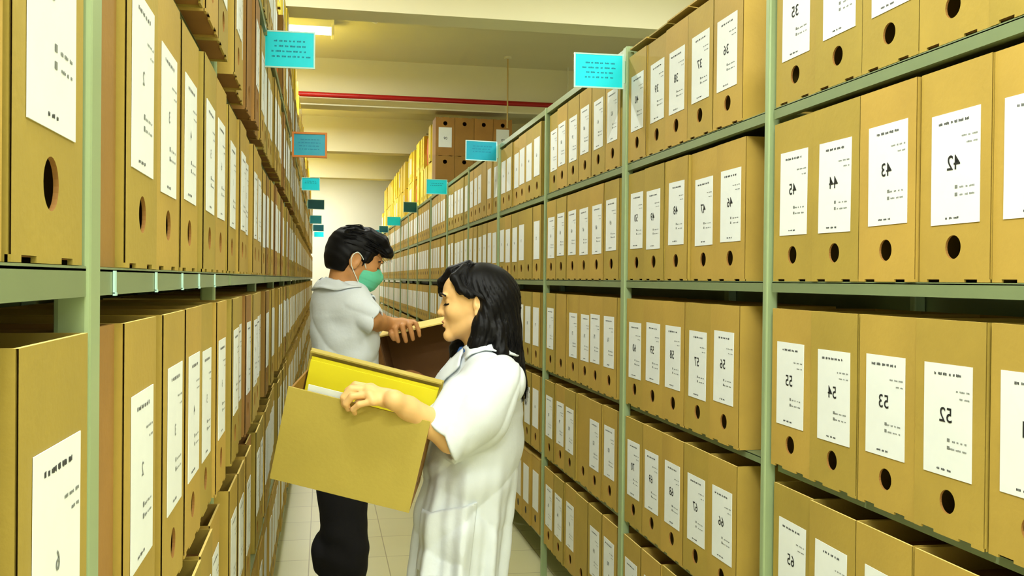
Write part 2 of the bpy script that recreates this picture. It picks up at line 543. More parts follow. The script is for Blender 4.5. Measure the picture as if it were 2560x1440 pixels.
R_UNIT = ['front green steel rack holding boxes marked in the forties and fifties',
          'green steel rack beginning at the post with the bright cyan sign',
          'green steel rack that starts at the second sign along, glossy blue',
          'green steel rack starting under the tall stack of four-across cartons',
          'fifth green steel rack along, below the yellow cartons',
          'sixth green steel rack along, beyond the dark teal sign',
          'end green steel rack near the far wall on the woman\'s side']
L_UNIT = ['front green steel rack opposite the numbered boxes, with the close tall brown carton',
          'green steel rack reaching to the first cyan sign behind the man',
          'green steel rack between first sign and the framed teal sign',
          'green steel rack after the framed teal sign at the man\'s back',
          'fourth green rack along past the framed teal sign, deep in shade',
          'fifth green rack along past the framed teal sign, dark narrow strip',
          'sixth green rack along past the framed teal sign, near the wall',
          'end green rack by the far wall on the man\'s side']
for k in range(7):
    rack_unit('right', R_POST[2 * k:2 * k + 3], R_LEV, R_UNIT[k], top=k > 0, last=k == 6)
_lp = [L_POST[0:2], L_POST[1:4]] + [L_POST[3 + 2 * k:6 + 2 * k] for k in range(6)]
for k in range(8):
    rack_unit('left', _lp[k], L_LEV, L_UNIT[k], top=False, last=k == 7)

ROWN = ['top shelf', 'second shelf', 'third shelf', 'fourth shelf', 'fifth shelf']
BAYN = ['front bay', 'second bay', 'third bay', 'fourth bay', 'fifth bay', 'sixth bay', 'seventh bay']
mass = MB()

# the side behind the woman: faces towards -x
for bay in range(len(R_POST) - 1):
    y0, y1 = R_POST[bay], R_POST[bay + 1]
    n = 5 if bay < 2 else 6
    for row, lv in enumerate(R_LEV):
        z = EYE.z + lv + .0006
        y = y1 - .028
        rnd = random.Random(bay * 17 + row * 5 + 2)
        for k in range(n):
            step = .1875 if bay < 2 else (.1885 if rnd.random() < .6 else .195)
            yc = y - BW / 2
            if bay < 2:
                y -= step + (.006 if rnd.random() < .25 else 0)
            else:
                y -= min(step, (y1 - y0 - .06) / n + .0001)
            dx = rnd.uniform(0, .004) if rnd.random() < .8 else rnd.uniform(.004, .012)
            num = {0: 35 - k, 1: 40 - k}.get(bay)
            if num is not None:
                num += 10 * row
            else:
                num = 51 + (row * 7 + bay * 3 + k) % 40
            loc = (BPLANE + dx, yc, z)
            hidden = bay >= 6 or (bay >= 4 and row >= 3) or (bay == 3 and row >= 4)
            if hidden:
                far_box(mass, loc, 0.0, True)
                continue
            if bay < 2:
                nb = 'last' if k == n - 1 else None
                lb = 'brown archive box marked %s, %s of the %s behind the woman' % (spell(num), ROWN[row], BAYN[bay])
            else:
                lb = 'brown archive box, %s from the far post, %s, %s behind the woman' % (ORD[k], ROWN[row], BAYN[bay])
            up = LID_UP if (row == 0 and bay < 2) else LID
            labelled = not (bay >= 2 and rnd.random() < .04)
            place_box(loc, rnd.uniform(-.003, .003), str(num), lb, 'archive boxes on the rack behind the woman', 'tan', up, labelled, bay < 3, faint=bay >= 2)

# the side at the man's back: faces towards +x
LROW = ['top shelf', 'second shelf', 'eye-level shelf', 'fourth shelf', 'fifth shelf', 'lowest shelf']
for bay in range(len(L_POST) - 1):
    y0, y1 = L_POST[bay], L_POST[bay + 1]
    for row, lv in enumerate(L_LEV):
        rnd = random.Random(bay * 13 + row * 7 + 11)
        z = EYE.z + lv + .0006
        y = y0 + .026
        n = 6
        gap_total = (y1 - y0) - .055 - n * (BW + .003)
        cuts = [rnd.random() ** 2 for _ in range(n)]
        s = sum(cuts)
        for k in range(n):
            g = cuts[k] / s * gap_total
            yc = y + g + .0015 + BW / 2
            y += g + BW + .003
            dx = rnd.uniform(0, .006) if rnd.random() < .6 else rnd.uniform(.006, .018)
            kind = 'brown' if rnd.random() < .15 else 'tan'
            if bay == 0 and k < 4:
                continue
            if bay == 1:
                yc = (.977, 1.036 + .093, 1.264 + .093, 1.488 + .093, 1.69 + .093, 1.895 + .093)[k]
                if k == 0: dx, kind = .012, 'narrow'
                elif kind == 'brown': kind = 'tan'
                if k and row in (2, 3): dx = (0, .003, .010, .012, .004, .006)[k] if row == 2 else (0, .003, .001, .004, .008, .002)[k]
            loc = (APLANE - dx, yc, z)
            num = 1 + k
            hidden = bay >= 6 or row == 5 or (row == 0 and bay < 1) or (row == 4 and (bay < 1 or bay > 4)) or (bay > 4 and row == 3)
            if hidden:
                if bay == 0 and row in (0, 5):
                    continue
                far_box(mass, loc, math.pi, True)
                continue
            lb = '%s archive box, %s of the %s, %s at the man\'s back' % ({'brown': 'brown', 'narrow': 'narrow brown unlabelled'}.get(kind, 'tan'), ORD[k], LROW[row], BAYN[bay])
            if bay == 3 and row == 0 and k == 5:
                bundle((loc[0], loc[1], loc[2]), math.pi, 'orange wrapped bundle at shelf top under the large cyan sign', .17)
                continue
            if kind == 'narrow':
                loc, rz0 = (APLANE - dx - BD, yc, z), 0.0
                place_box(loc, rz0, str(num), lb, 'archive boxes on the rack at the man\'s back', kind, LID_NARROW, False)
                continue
            place_box(loc, math.pi + rnd.uniform(-.004, .004), str(num), lb, 'archive boxes on the rack at the man\'s back', kind, LID_NARROW if kind == 'narrow' else LID, kind == 'tan' or (kind == 'brown' and rnd.random() < .5), bay < 3, name='archive_box', faint=True)

# small clear tabs on the eye-level shelf edge at the man's back
for k, y in enumerate((0.985, 1.22, 1.44, 1.63, 1.86)):
    t = MB(); z = EYE.z + L_LEV[2]
    t.box(APLANE - .004 + .0003, APLANE - .004 + .0022, y - .004, y + .004, z - SHELF_T + .001, z - .003, M['clear'])
    t.box(APLANE - .004 + .0003, APLANE - .004 + .003, y - .004, y + .004, z - SHELF_T - .001, z - SHELF_T + .002, M['clear'])
    o = t.build('shelf_clip')
    tag(o, 'pale clip on the eye-level shelf edge, %s from the close brown carton' % ORD[k], 'clip', 'pale clips along the shelf edge')

# the tall stack of cartons turned to the camera on top of the rack, and the row behind it along the aisle
TOPR = EYE.z + R_LEV[0] + .385 + .028 + .0006
for row in range(2):
    for k in range(4):
        o = obj('carton', CARTON['brown'])
        # stood upside down: hole at the top, facing the camera
        o.matrix_world = Matrix.Translation((BPLANE + .10 + k * .189, 9.28, TOPR + (row + 1) * (BH + .001))) @ Matrix.Rotation(math.pi / 2, 4, 'Z') @ Matrix.Rotation(math.pi, 4, 'X')
        tag(o, 'brown carton, hole up, %s in the %s row of the rack-top stack' % (ORD[k], ('lower', 'upper')[row]), 'box', 'cartons stacked upside down on the rack top')
        if k in (0, 3) and row == 1:
            s = obj('label_sheet', label_for(str(60 + k), False), o); s.location = (0, 0, LZ - .005)
rnd = random.Random(5)
y = 9.65
k = 0
while y < 18.0:
    for row in range(2):
        if k > 12 and rnd.random() < .15 and row == 1:
            continue
        loc = (BPLANE + .01 + rnd.uniform(0, .02), y, TOPR + row * (BH + .001))
        if k in (3, 4) and row == 1 or (k in (9, 10)) or k in (15, 16):
            if k == 3 or k == 9 or (k == 15 and row == 0):
                bundle((loc[0], y + (.095 if k != 15 else .06), loc[2]), 0.0, 'orange wrapped bundle on the rack top, ' + {3: 'on a yellow carton close to the tall stack', 9: 'midway along the yellow cartons, ' + ('lower one', 'upper one')[row], 15: 'the one beyond the dark teal sign'}[k], .33)
            continue
        if k < 12:
            place_box(loc, rnd.uniform(-.02, .02), str(10 + k), 'yellow carton on the rack top, %s behind the tall stack, %s layer' % ((ORD + ['tenth', 'eleventh', 'twelfth'])[k], ('lower', 'upper')[row]), 'yellow cartons along the rack top', 'yellow', LID, False, False, name='yellow_carton')
        else:
            far_box(mass, loc, 0.0, rnd.random() < .3, 'yellow_carton')
    y += .197
    k += 1

# on top of the racks at the man's back: one more layer of cartons, and an orange bundle
TOPL = EYE.z + L_LEV[0] + BH + .004
k = 0
y = 3.62
while y < 17.5:
    loc = (APLANE - .02 - rnd.uniform(0, .02), y, TOPL)
    if k < 14:
        place_box(loc, math.pi + rnd.uniform(-.01, .01), str(20 + k), 'yellow carton laid over the top shelf boxes, %s from the first cyan sign' % (ORD + ['tenth', 'eleventh', 'twelfth', 'thirteenth', 'fourteenth'])[k], 'yellow cartons over the rack at the man\'s back', 'yellow', LID, k % 3 == 0, False, name='yellow_carton')
    else:
        far_box(mass, loc, math.pi, False, 'yellow_carton')
    y += .2
    k += 1
mo = mass.build('archive_boxes_far')
tag(mo, 'brown and white archive boxes filling the far bays of both racks', 'boxes', kind='stuff')

# ------------------------------------------------------------------ aisle signs
def sign(px0, px1, py, d, w, h, m, label, framed=False, lines=4, ang=0.0, mirror=1, ink='sign_ink'):
    c = at((px0 + px1) / 2, py, d)
    t = empty('aisle_sign', c, ang)
    tag(t, label, 'sign', 'blue aisle signs')
    b = MB(); b.box(-w / 2, w / 2, 0, .003, -h / 2, h / 2, m)
    pn = b.build('sign_panel', t)
    rnd = random.Random(int(px0))
    b = MB()
    if lines:
        for i in range(lines):
            z = h * (.22 - i * .15)
            x = -w * rnd.uniform(.26, .38)
            xe = -x * rnd.uniform(.8, 1.1)
            while x < xe:
                l = rnd.uniform(.008, .022)
                n = max(1, int(l / .0038))
                for q in range(n):
                    b.poly([(x + q * .0038, -.0004, z), (x + q * .0038 + .0028, -.0004, z), (x + q * .0038 + .0028, -.0004, z + h * .055 * rnd.uniform(.7, 1)), (x + q * .0038, -.0004, z + h * .055 * rnd.uniform(.7, 1))], M[ink])
                x += l + .004
        b.build('sign_lettering', pn)
    b = MB()
    e = .005
    if framed:
        e = .012
    fm = M['sign_frame'] if framed else M['clear']
    y0, y1 = (-.004, .02) if framed else (-.0012, .0042)
    b.box(-w / 2 - e, w / 2 + e, y0, y1, h / 2, h / 2 + e, fm); b.box(-w / 2 - e, w / 2 + e, y0, y1, -h / 2 - e, -h / 2, fm)
    b.box(-w / 2 - e, -w / 2, y0, y1, -h / 2, h / 2, fm); b.box(w / 2, w / 2 + e, y0, y1, -h / 2, h / 2, fm)
    b.build('sign_edge', t)
    # bracket to the post
    b = MB()
    side = 1 if px0 > 900 else -1
    bl = .03 if d < 7 else .008
    x0, x1 = (w / 2 + e, w / 2 + e + bl) if side > 0 else (-w / 2 - e - bl, -w / 2 - e)
    b.box(x0, x1, 0, .003, -h * .35, h * .35, M['clear'])
    b.build('sign_bracket', t)
    return t
sign(1437, 1558, 177, 3.39, .170, .112, M['cyan'], 'bright cyan sign with faint lettering on the tall pale green post', ang=-.03)
sign(1164, 1243, 377, 5.86, .190, .112, M['teal'], 'glossy blue sign in front of the tall carton stack', ang=.12, lines=3)
sign(1067, 1117, 467, 8.3, .172, .120, M['cyan'], 'cyan sign just below the tall stack of brown cartons', lines=2)
sign(1009, 1042, 518, 10.9, .150, .110, M['deep_teal'], 'dark teal sign on the woman\'s side, third past the glossy blue one', lines=0, ang=.2)
sign(969, 1001, 553, 13.35, .178, .115, M['cyan'], 'small cyan sign above the man\'s fringe, under an orange bundle', lines=0)
sign(948, 970, 573, 15.8, .145, .10, M['deep_teal'], 'tiny dark teal sign just above the man\'s hair, overlapping another', lines=0, ang=.2)
sign(938, 955, 582, 18.2, .13, .10, M['teal'], 'tiny blue sign farthest along over the man\'s forehead', lines=0)
sign(665, 783, 124, 3.37, .166, .120, M['cyan'], 'large cyan sign with lettering above the red pipe\'s end', lines=4, ang=-.04)
sign(736, 812, 362, 5.80, .184, .128, M['teal'], 'teal sign in an orange wooden frame', framed=True, lines=4, ang=-.02)
sign(757, 797, 460, 8.1, .142, .100, M['cyan'], 'cyan sign beneath the orange-framed one', lines=2)
sign(770, 810, 511, 10.4, .170, .096, M['deep_teal'], 'dark teal sign third down the row above the man\'s back', lines=0, ang=.15)
sign(776, 803, 549, 13.0, .148, .105, M['teal'], 'blue sign fourth down the row above the man\'s back', lines=0)
sign(783, 809, 570, 15.4, .165, .100, M['deep_teal'], 'very dark small sign close over another small cyan sign', lines=0, ang=.15)
sign(786, 809, 586, 17.9, .17, .09, M['cyan'], 'tiny cyan sign lowest in the row by the far wall', lines=0)

# ------------------------------------------------------------------ soft bodies: a distance field of tapered limbs, skinned into one closed surface
class Field:
    def __init__(self, lo, hi, h):
        self.lo = np.array(lo, np.float32); self.h = h
        self.n = [int(math.ceil((hi[i] - lo[i]) / h)) + 1 for i in range(3)]
        self.d = np.full(self.n, 0.5, np.float32)
        self.ax = [self.lo[i] + h * np.arange(self.n[i], dtype=np.float32) for i in range(3)]
    def block(self, lo, hi, pad):
        s = []
        for i in range(3):
            a = int(math.floor((lo[i] - pad - self.lo[i]) / self.h)); b = int(math.ceil((hi[i] + pad - self.lo[i]) / self.h)) + 1
            a, b = max(a, 0), min(b, self.n[i])
            if b <= a: return None
            s.append(slice(a, b))
        X, Y, Z = np.meshgrid(self.ax[0][s[0]], self.ax[1][s[1]], self.ax[2][s[2]], indexing='ij', sparse=True)
        return tuple(s), X, Y, Z
    def put(self, s, v, k, sub=False):
        d = self.d[s]
        if sub:
            v = -v
            if k <= 0: self.d[s] = np.maximum(d, v)
            else:
                q = np.clip(.5 - .5 * (v - d) / k, 0, 1)
                self.d[s] = v * (1 - q) + d * q + k * q * (1 - q)
        elif k <= 0:
            self.d[s] = np.minimum(d, v)
        else:
            q = np.clip(.5 + .5 * (v - d) / k, 0, 1)
            self.d[s] = v * (1 - q) + d * q - k * q * (1 - q)
    def cone(self, a, b, ra, rb, k=.01, flat=None, sub=False, clip=None, dent=None):
        """limb from a to b; flat = (axis, factor) widens it along an axis"""
        a, b = np.array(a, np.float32), np.array(b, np.float32)
        m = max(ra, rb) * (flat[1] if flat else 1) + k
        B = self.block(np.minimum(a, b), np.maximum(a, b), m + 2 * self.h)
        if B is None: return
        s, X, Y, Z = B
        P = [X - a[0], Y - a[1], Z - a[2]]
        ba = b - a
        if flat:
            ax = np.array(flat[0], np.float32); g = 1 / flat[1] - 1
            t = (P[0] * ax[0] + P[1] * ax[1] + P[2] * ax[2]) * g
            P = [P[i] + t * ax[i] for i in range(3)]
            ba = ba + ax * (ba @ ax) * g
        L = float(ba @ ba)
        t = np.clip((P[0] * ba[0] + P[1] * ba[1] + P[2] * ba[2]) / max(L, 1e-9), 0, 1) if L > 1e-9 else 0.0
        q = np.sqrt((P[0] - t * ba[0]) ** 2 + (P[1] - t * ba[1]) ** 2 + (P[2] - t * ba[2]) ** 2) - (ra + (rb - ra) * t)
        if clip is not None:
            for c, nn in clip:
                q = np.maximum(q, (X - c[0]) * nn[0] + (Y - c[1]) * nn[1] + (Z - c[2]) * nn[2])
        if dent is not None:
            q = q + dent(X, Y, Z)
        self.put(s, q, k, sub)
    def chain(self, pts, k=.008, flat=None, sub=False):
        for (a, ra), (b, rb) in zip(pts[:-1], pts[1:]):
            self.cone(a, b, ra, rb, k, flat, sub)
    def ell(self, c, axes, r, k=.008, sub=False, clip=None):
        c = np.array(c, np.float32); m = max(r) + k
        B = self.block(c, c, m + 2 * self.h)
        if B is None: return
        s, X, Y, Z = B
        u = [((X - c[0]) * a[0] + (Y - c[1]) * a[1] + (Z - c[2]) * a[2]) / r[i] for i, a in enumerate(axes)]
        k0 = np.sqrt(u[0] ** 2 + u[1] ** 2 + u[2] ** 2)
        k1 = np.sqrt(sum((u[i] / r[i]) ** 2 for i in range(3)))
        q = k0 * (k0 - 1) / np.maximum(k1, 1e-6)
        if clip is not None:
            for cc, nn in clip:
                q = np.maximum(q, (X - cc[0]) * nn[0] + (Y - cc[1]) * nn[1] + (Z - cc[2]) * nn[2])
        self.put(s, q, k, sub)
    def grid(self):
        return np.meshgrid(*self.ax, indexing='ij', sparse=True)
    def mesh(self, name, m, smooth=1, d=None):
        """surface nets"""
        d = self.d if d is None else d
        ins = d < 0
        nx, ny, nz = d.shape
        corner = [(i, j, k) for i in (0, 1) for j in (0, 1) for k in (0, 1)]
        cnt = np.zeros((nx - 1, ny - 1, nz - 1), np.int8)
        for (i, j, k) in corner:
            cnt += ins[i:nx - 1 + i, j:ny - 1 + j, k:nz - 1 + k]
        act = (cnt > 0) & (cnt < 8)
        ci = np.argwhere(act)
        idx = np.full(act.shape, -1, np.int32)
        idx[act] = np.arange(len(ci))
        vals = {c: d[ci[:, 0] + c[0], ci[:, 1] + c[1], ci[:, 2] + c[2]] for c in corner}
        acc = np.zeros((len(ci), 3), np.float64); w = np.zeros(len(ci))
        for a in corner:
            for ax in range(3):
                if a[ax] == 0:
                    bb = list(a); bb[ax] = 1; bb = tuple(bb)
                    va, vb = vals[a], vals[bb]
                    x = (va < 0) != (vb < 0)
                    t = np.where(x, va / np.where(x, va - vb, 1), 0)
                    p = np.zeros((len(ci), 3)); p[:] = a
                    p[:, ax] = t
                    acc += p * x[:, None]; w += x
        V = (ci + acc / w[:, None]) * self.h + self.lo
        faces = []
        for ax in range(3):
            o1, o2 = (ax + 1) % 3, (ax + 2) % 3
            sl0 = [slice(None)] * 3; sl1 = [slice(None)] * 3
            sl0[ax] = slice(0, -1); sl1[ax] = slice(1, None)
            x = ins[tuple(sl0)] != ins[tuple(sl1)]
            e = np.argwhere(x)
            e = e[(e[:, o1] > 0) & (e[:, o2] > 0) & (e[:, o1] < d.shape[o1] - 1) & (e[:, o2] < d.shape[o2] - 1)]
            flip = ins[tuple(sl0)][e[:, 0], e[:, 1], e[:, 2]]
            def cell(a, b):
                c = e.copy(); c[:, o1] -= a; c[:, o2] -= b
                return idx[c[:, 0], c[:, 1], c[:, 2]]
            q = np.stack([cell(1, 1), cell(0, 1), cell(0, 0), cell(1, 0)], 1)
            q[~flip] = q[~flip][:, ::-1]
            faces.append(q)
        F = np.concatenate(faces)
        F = F[(F >= 0).all(1)]
        for _ in range(smooth):
            s = np.zeros_like(V); n = np.zeros(len(V))
            for a, b in ((0, 1), (1, 2), (2, 3), (3, 0)):
                for p, q in ((a, b), (b, a)):
                    s += np.stack([np.bincount(F[:, p], V[F[:, q], i], len(V)) for i in range(3)], 1)
                    n += np.bincount(F[:, p], minlength=len(V))
            V = V * .45 + s / np.maximum(n, 1)[:, None] * .55
        me = bpy.data.meshes.new(name)
        me.vertices.add(len(V)); me.vertices.foreach_set('co', V.astype(np.float32).ravel())
        me.loops.add(len(F) * 4); me.loops.foreach_set('vertex_index', F.astype(np.int32).ravel())
        me.polygons.add(len(F)); me.polygons.foreach_set('loop_start', np.arange(0, len(F) * 4, 4, dtype=np.int32))
        me.update(calc_edges=True)
        me.validate()
        me.materials.append(m)
        me.polygons.foreach_set('use_smooth', np.ones(len(me.polygons), bool))
        return me

M['skin_w'] = mat('warm_light_skin', lin(236, 190, 126), 0.48, var=0.05, vscale=30, sss=0.12)
M['skin_m'] = mat('warm_brown_skin', lin(194, 138, 84), 0.5, var=0.05, vscale=30, sss=0.1)
M['lip'] = mat('muted_rose_lip', lin(176, 96, 78), 0.45)
M['hair'] = mat('black_hair', lin(9, 8, 9), 0.5, var=0.1, vscale=60, spec=0.16)
M['coat'] = mat('white_coat_cotton', lin(216, 223, 227), 0.85, var=0.015, vscale=6, bump=0.35, bscale=18)
M['blue'] = mat('blue_blouse', lin(52, 104, 176), 0.8, bump=0.15, bscale=30)
M['dark_cloth'] = mat('black_trouser_cloth', lin(17, 16, 20), 0.9, bump=0.2, bscale=20)
M['shoe'] = mat('black_shoe_leather', lin(18, 17, 17), 0.35)
M['mask'] = mat('mint_green_mask', lin(96, 196, 158), 0.8, bump=0.1, bscale=50)
M['strap'] = mat('white_strap', lin(225, 235, 225), 0.8)
M['brow'] = mat('dark_brow', lin(38, 26, 20), 0.8)
M['sheet_yellow'] = mat('yellow_folder_card', lin(246, 232, 40), 0.55, var=0.02)  # light from above painted into the card's yellow as extra brightness
M['button'] = mat('pale_button', lin(222, 224, 214), 0.4)

def frame(px, d):
    """origin under a place of the photograph, with its level sideways and depth directions"""
    p = at(px, 700, d)
    F = Vector((math.sin(YAW), math.cos(YAW), 0)); R = Vector((math.cos(YAW), -math.sin(YAW), 0))
    return Vector((p.x, p.y, 0)), R, F

def strands(mb, paths, r0, r1, m, seg=5):
    for p in paths:
        n = len(p)
        mb.tube(p, [r0 + (r1 - r0) * (i / (n - 1)) for i in range(n)], m, seg)

def bez(pts, n=10):
    """smooth path through points"""
    pts = [Vector(p) for p in pts]
    out = []
    for i in range(len(pts) - 1):
        p0, p1, p2, p3 = pts[max(i - 1, 0)], pts[i], pts[i + 1], pts[min(i + 2, len(pts) - 1)]
        for s in range(n):
            t = s / n
            out.append(.5 * ((2 * p1) + (p2 - p0) * t + (2 * p0 - 5 * p1 + 4 * p2 - p3) * t * t + (3 * p1 - p0 - 3 * p2 + p3) * t ** 3))
    out.append(pts[-1])
    return out

# ================================================================== the box the woman holds: pitched towards the camera, rolled a little
bu, bv, bw = RIGHT.copy(), UP.copy(), -FWD.copy()      # along, up, towards the camera
_p = math.radians(12)
v1 = bv * math.cos(_p) + bw * math.sin(_p); w1 = bw * math.cos(_p) - bv * math.sin(_p)
_q = math.radians(-14.0)
rot = Matrix.Rotation(_q, 3, bw)
U1, V1, W1 = rot @ bu, rot @ v1, rot @ w1
HB_C = at(873, 1126, 2.33)                              # centre of its front panel
HB = Matrix.Identity(4)
for i in range(3):
    HB[i][0], HB[i][1], HB[i][2], HB[i][3] = U1[i], V1[i], W1[i], HB_C[i]
HW, HH, HD, HT = .352, .243, .185, .0045
t = bpy.data.objects.new('open_archive_box', None); COL.objects.link(t); t.matrix_world = HB
tag(t, 'open tan cardboard archive box held by the woman, yellow folder inside', 'box')
hb = t
b = MB(); b.box(-HW / 2, HW / 2, -HH / 2, HH / 2, -HT, 0, M['carton_olive']); b.build('front_panel', hb)
b = MB(); b.box(-HW / 2, HW / 2, -HH / 2, HH / 2 + .018, -HD, -HD + HT, M['carton_olive'])
b.box(-HW / 2, HW / 2, -HH / 2, -HH / 2 + HT, -HD + HT, -HT, M['carton_olive']); b.build('back_panel', hb)
for s in (-1, 1):
    b = MB(); x = s * (HW / 2 - HT / 2)
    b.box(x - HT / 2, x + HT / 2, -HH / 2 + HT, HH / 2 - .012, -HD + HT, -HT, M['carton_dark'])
    for z in (-.055, -.085):
        b.tube([(x + s * .0025, -.075, z - .02), (x + s * .0029, -.075, z - .02)], .006, M['ink'], 12)  # dark of the side holes painted on as black discs
    b.build('side_panel', hb)
b = MB(); b.box(-HW / 2, HW / 2, HH / 2 + .018, HH / 2 + .046, -HD - .006, -HD + .002, M['carton_olive'])
b.box(-HW / 2 + .003, HW / 2 - .003, HH / 2 + .042, HH / 2 + .046, -HD + .002, -HD + .022, M['carton_olive'])
b.build('lid_flap', hb)
# yellow folder and white sheet rest inside
fo = bpy.data.objects.new('yellow_folder', None); COL.objects.link(fo); fo.matrix_world = HB
tag(fo, 'bright yellow folder standing in the box the woman holds', 'folder')
b = MB(); b.box(-HW / 2 + .008, HW / 2 - .008, -HH / 2 + .012, HH / 2 + .030, -HD + .010, -HD + .013, M['sheet_yellow']); b.build('back_cover', fo)
b = MB(); b.box(-HW / 2 + .009, HW / 2 - .009, -HH / 2 + .012, HH / 2 + .024, -HD + .022, -HD + .025, M['sheet_yellow'])
b.box(-HW / 2 + .009, HW / 2 - .009, -HH / 2 + .012, -HH / 2 + .015, -HD + .013, -HD + .022, M['sheet_yellow']); b.build('front_cover', fo)
b = MB(); b.box(-HW / 2 + .012, HW / 2 - .02, -HH / 2 + .016, HH / 2 + .018, -HD + .014, -HD + .021, M['paper']); b.build('paper_stack', fo)
sh = bpy.data.objects.new('white_sheet', None); COL.objects.link(sh); sh.matrix_world = HB
tag(sh, 'white paper edge sticking up behind the front of the held box', 'paper')
b = MB(); b.box(-HW / 2 + .045, -.022, -HH / 2 + .02, HH / 2 + .014, -.012, -.010, M['paper']); b.build('sheet', sh)
b = MB(); b.box(-HW / 2 + .047, -.026, -HH / 2 + .02, HH / 2 + .008, -.016, -.0145, M['paper']); b.build('back_sheet', sh)

# ================================================================== the woman
WO, WR, WF = frame(1190, 2.60)
WL = -WR                                              # she faces along -R
def W(f, l, z):                                       # forward, to her own left (towards the camera), height
    return np.array(WO + WL * f - WF * l + Vector((0, 0, z)))
WAX = [np.array(WL), np.array(-WF), np.array((0, 0, 1.0))]
flatl = (WAX[1], 1.45)
def wt(px, py, d):
    return np.array(at(px, py, d))

woman = empty('person', (WO.x, WO.y, 0))
tag(woman, 'long-haired woman in a white short-sleeved lab coat looking into an open box', 'person')
def attach(name, me, root):
    o = obj(name, me, root)
    o.location = -Vector(root.location)
    return o

cornr = [W(f, l, z) for f in (-.30, .36) for l in (-.30, .42) for z in (0, 1.6)]
lo, hi = np.min(cornr, 0), np.max(cornr, 0)
lo[2] = -0.004; hi[2] = 1.54
hand_lo = wt(870, 1060, 2.2)
B = Field(np.minimum(lo, hand_lo - .06), hi, .0028)

# head
B.ell(W(-.010, 0, 1.421), WAX, (.092, .071, .084), .01)
B.ell(W(.026, 0, 1.384), WAX, (.060, .057, .078), .02)
B.ell(W(.044, 0, 1.440), WAX, (.043, .054, .044), .02)
for s in (-1, 1):
    B.cone(W(.004, s * .047, 1.352), W(.066, s * .012, 1.322), .0165, .0145, .016)
    B.ell(W(.049, s * .034, 1.386), WAX, (.030, .024, .026), .012)
    B.ell(W(.082, s * .030, 1.4275), WAX, (.010, .019, .006), .008)          # brow ridge
B.cone(W(.070, -.010, 1.318), W(.070, .010, 1.318), .0155, .0155, .012)           # chin
B.ell(W(.072, 0, 1.347), WAX, (.014, .022, .016), .01)                           # mouth mound
for s in (-1, 1):
    B.ell(W(.092, s * .032, 1.4105), WAX, (.017, .018, .0105), .010, sub=True)  # eye sockets
B.chain([(W(.0785, 0, 1.417), .0075), (W(.087, 0, 1.398), .0075), (W(.0955, 0, 1.3805), .0082)], .010)
B.ell(W(.0945, 0, 1.379), WAX, (.0085, .0092, .0075), .005)
for s in (-1, 1):
    B.ell(W(.0845, s * .0108, 1.3775), WAX, (.0095, .0065, .0068), .004)
    B.ell(W(.089, s * .0065, 1.3705), WAX, (.005, .0028, .003), .002, sub=True)
    B.ell(W(.0675, s * .031, 1.4105), WAX, (.0135, .0150, .0115), .003)         # lowered lid over the eye
B.ell(W(.0855, 0, 1.3555), WAX, (.0065, .017, .0050), .005)
B.ell(W(.0835, 0, 1.3445), WAX, (.0065, .015, .0055), .005)
B.ell(W(.0915, 0, 1.3500), WAX, (.008, .020, .0012), .002, sub=True)
B.ell(W(.0845, 0, 1.3345), WAX, (.007, .015, .004), .006, sub=True)
for s in (-1, 1):                                                                # ears
    B.ell(W(-.012, s * .073, 1.405), [WAX[0] * .95 + WAX[1] * s * .25, WAX[1], WAX[2]], (.0165, .007, .027), .004)
    B.ell(W(-.010, s * .080, 1.410), WAX, (.0085, .006, .0155), .0025, sub=True)
    B.ell(W(-.006, s * .077, 1.399), WAX, (.005, .004, .006), .003)
    B.ell(W(-.006, s * .074, 1.380), WAX, (.008, .006, .009), .004)
B.cone(W(-.018, 0, 1.36), W(-.030, 0, 1.22), .050, .056, .02)
# trunk, hips, legs
B.cone(W(-.02, 0, 1.18), W(-.005, 0, 1.0), .085, .080, .03, flat=flatl)
B.cone(W(-.005, 0, 1.0), W(.03, 0, .80), .080, .092, .03, flat=flatl)
for s in (-1, 1):
    B.cone(W(-.025, s * .03, 1.235), W(-.03, s * .155, 1.205), .040, .042, .03)
    B.chain([(W(.03, s * .085, .80), .085), (W(.05, s * .085, .44), .052), (W(.035, s * .088, .10), .036)], .02)
    B.chain([(W(.035, s * .088, .08), .032), (W(.10, s * .095, .03), .030), (W(.14, s * .10, .024), .022)], .02)
# the arm near the camera: shoulder, elbow, wrist
D_SH, D_EL, D_WR = 2.445, 2.385, 2.275
sh_, el_, wr_ = wt(1222, 940, D_SH), wt(1128, 1096, D_EL), wt(985, 1000, D_WR)
B.chain([(sh_, .044), (el_, .036)], .02)
mid_ = wt(1080, 1058, 2.36)
B.chain([(el_, .036), (mid_, .0345), (wt(1020, 1020, 2.31), .0275), (wr_, .0225)], .012)
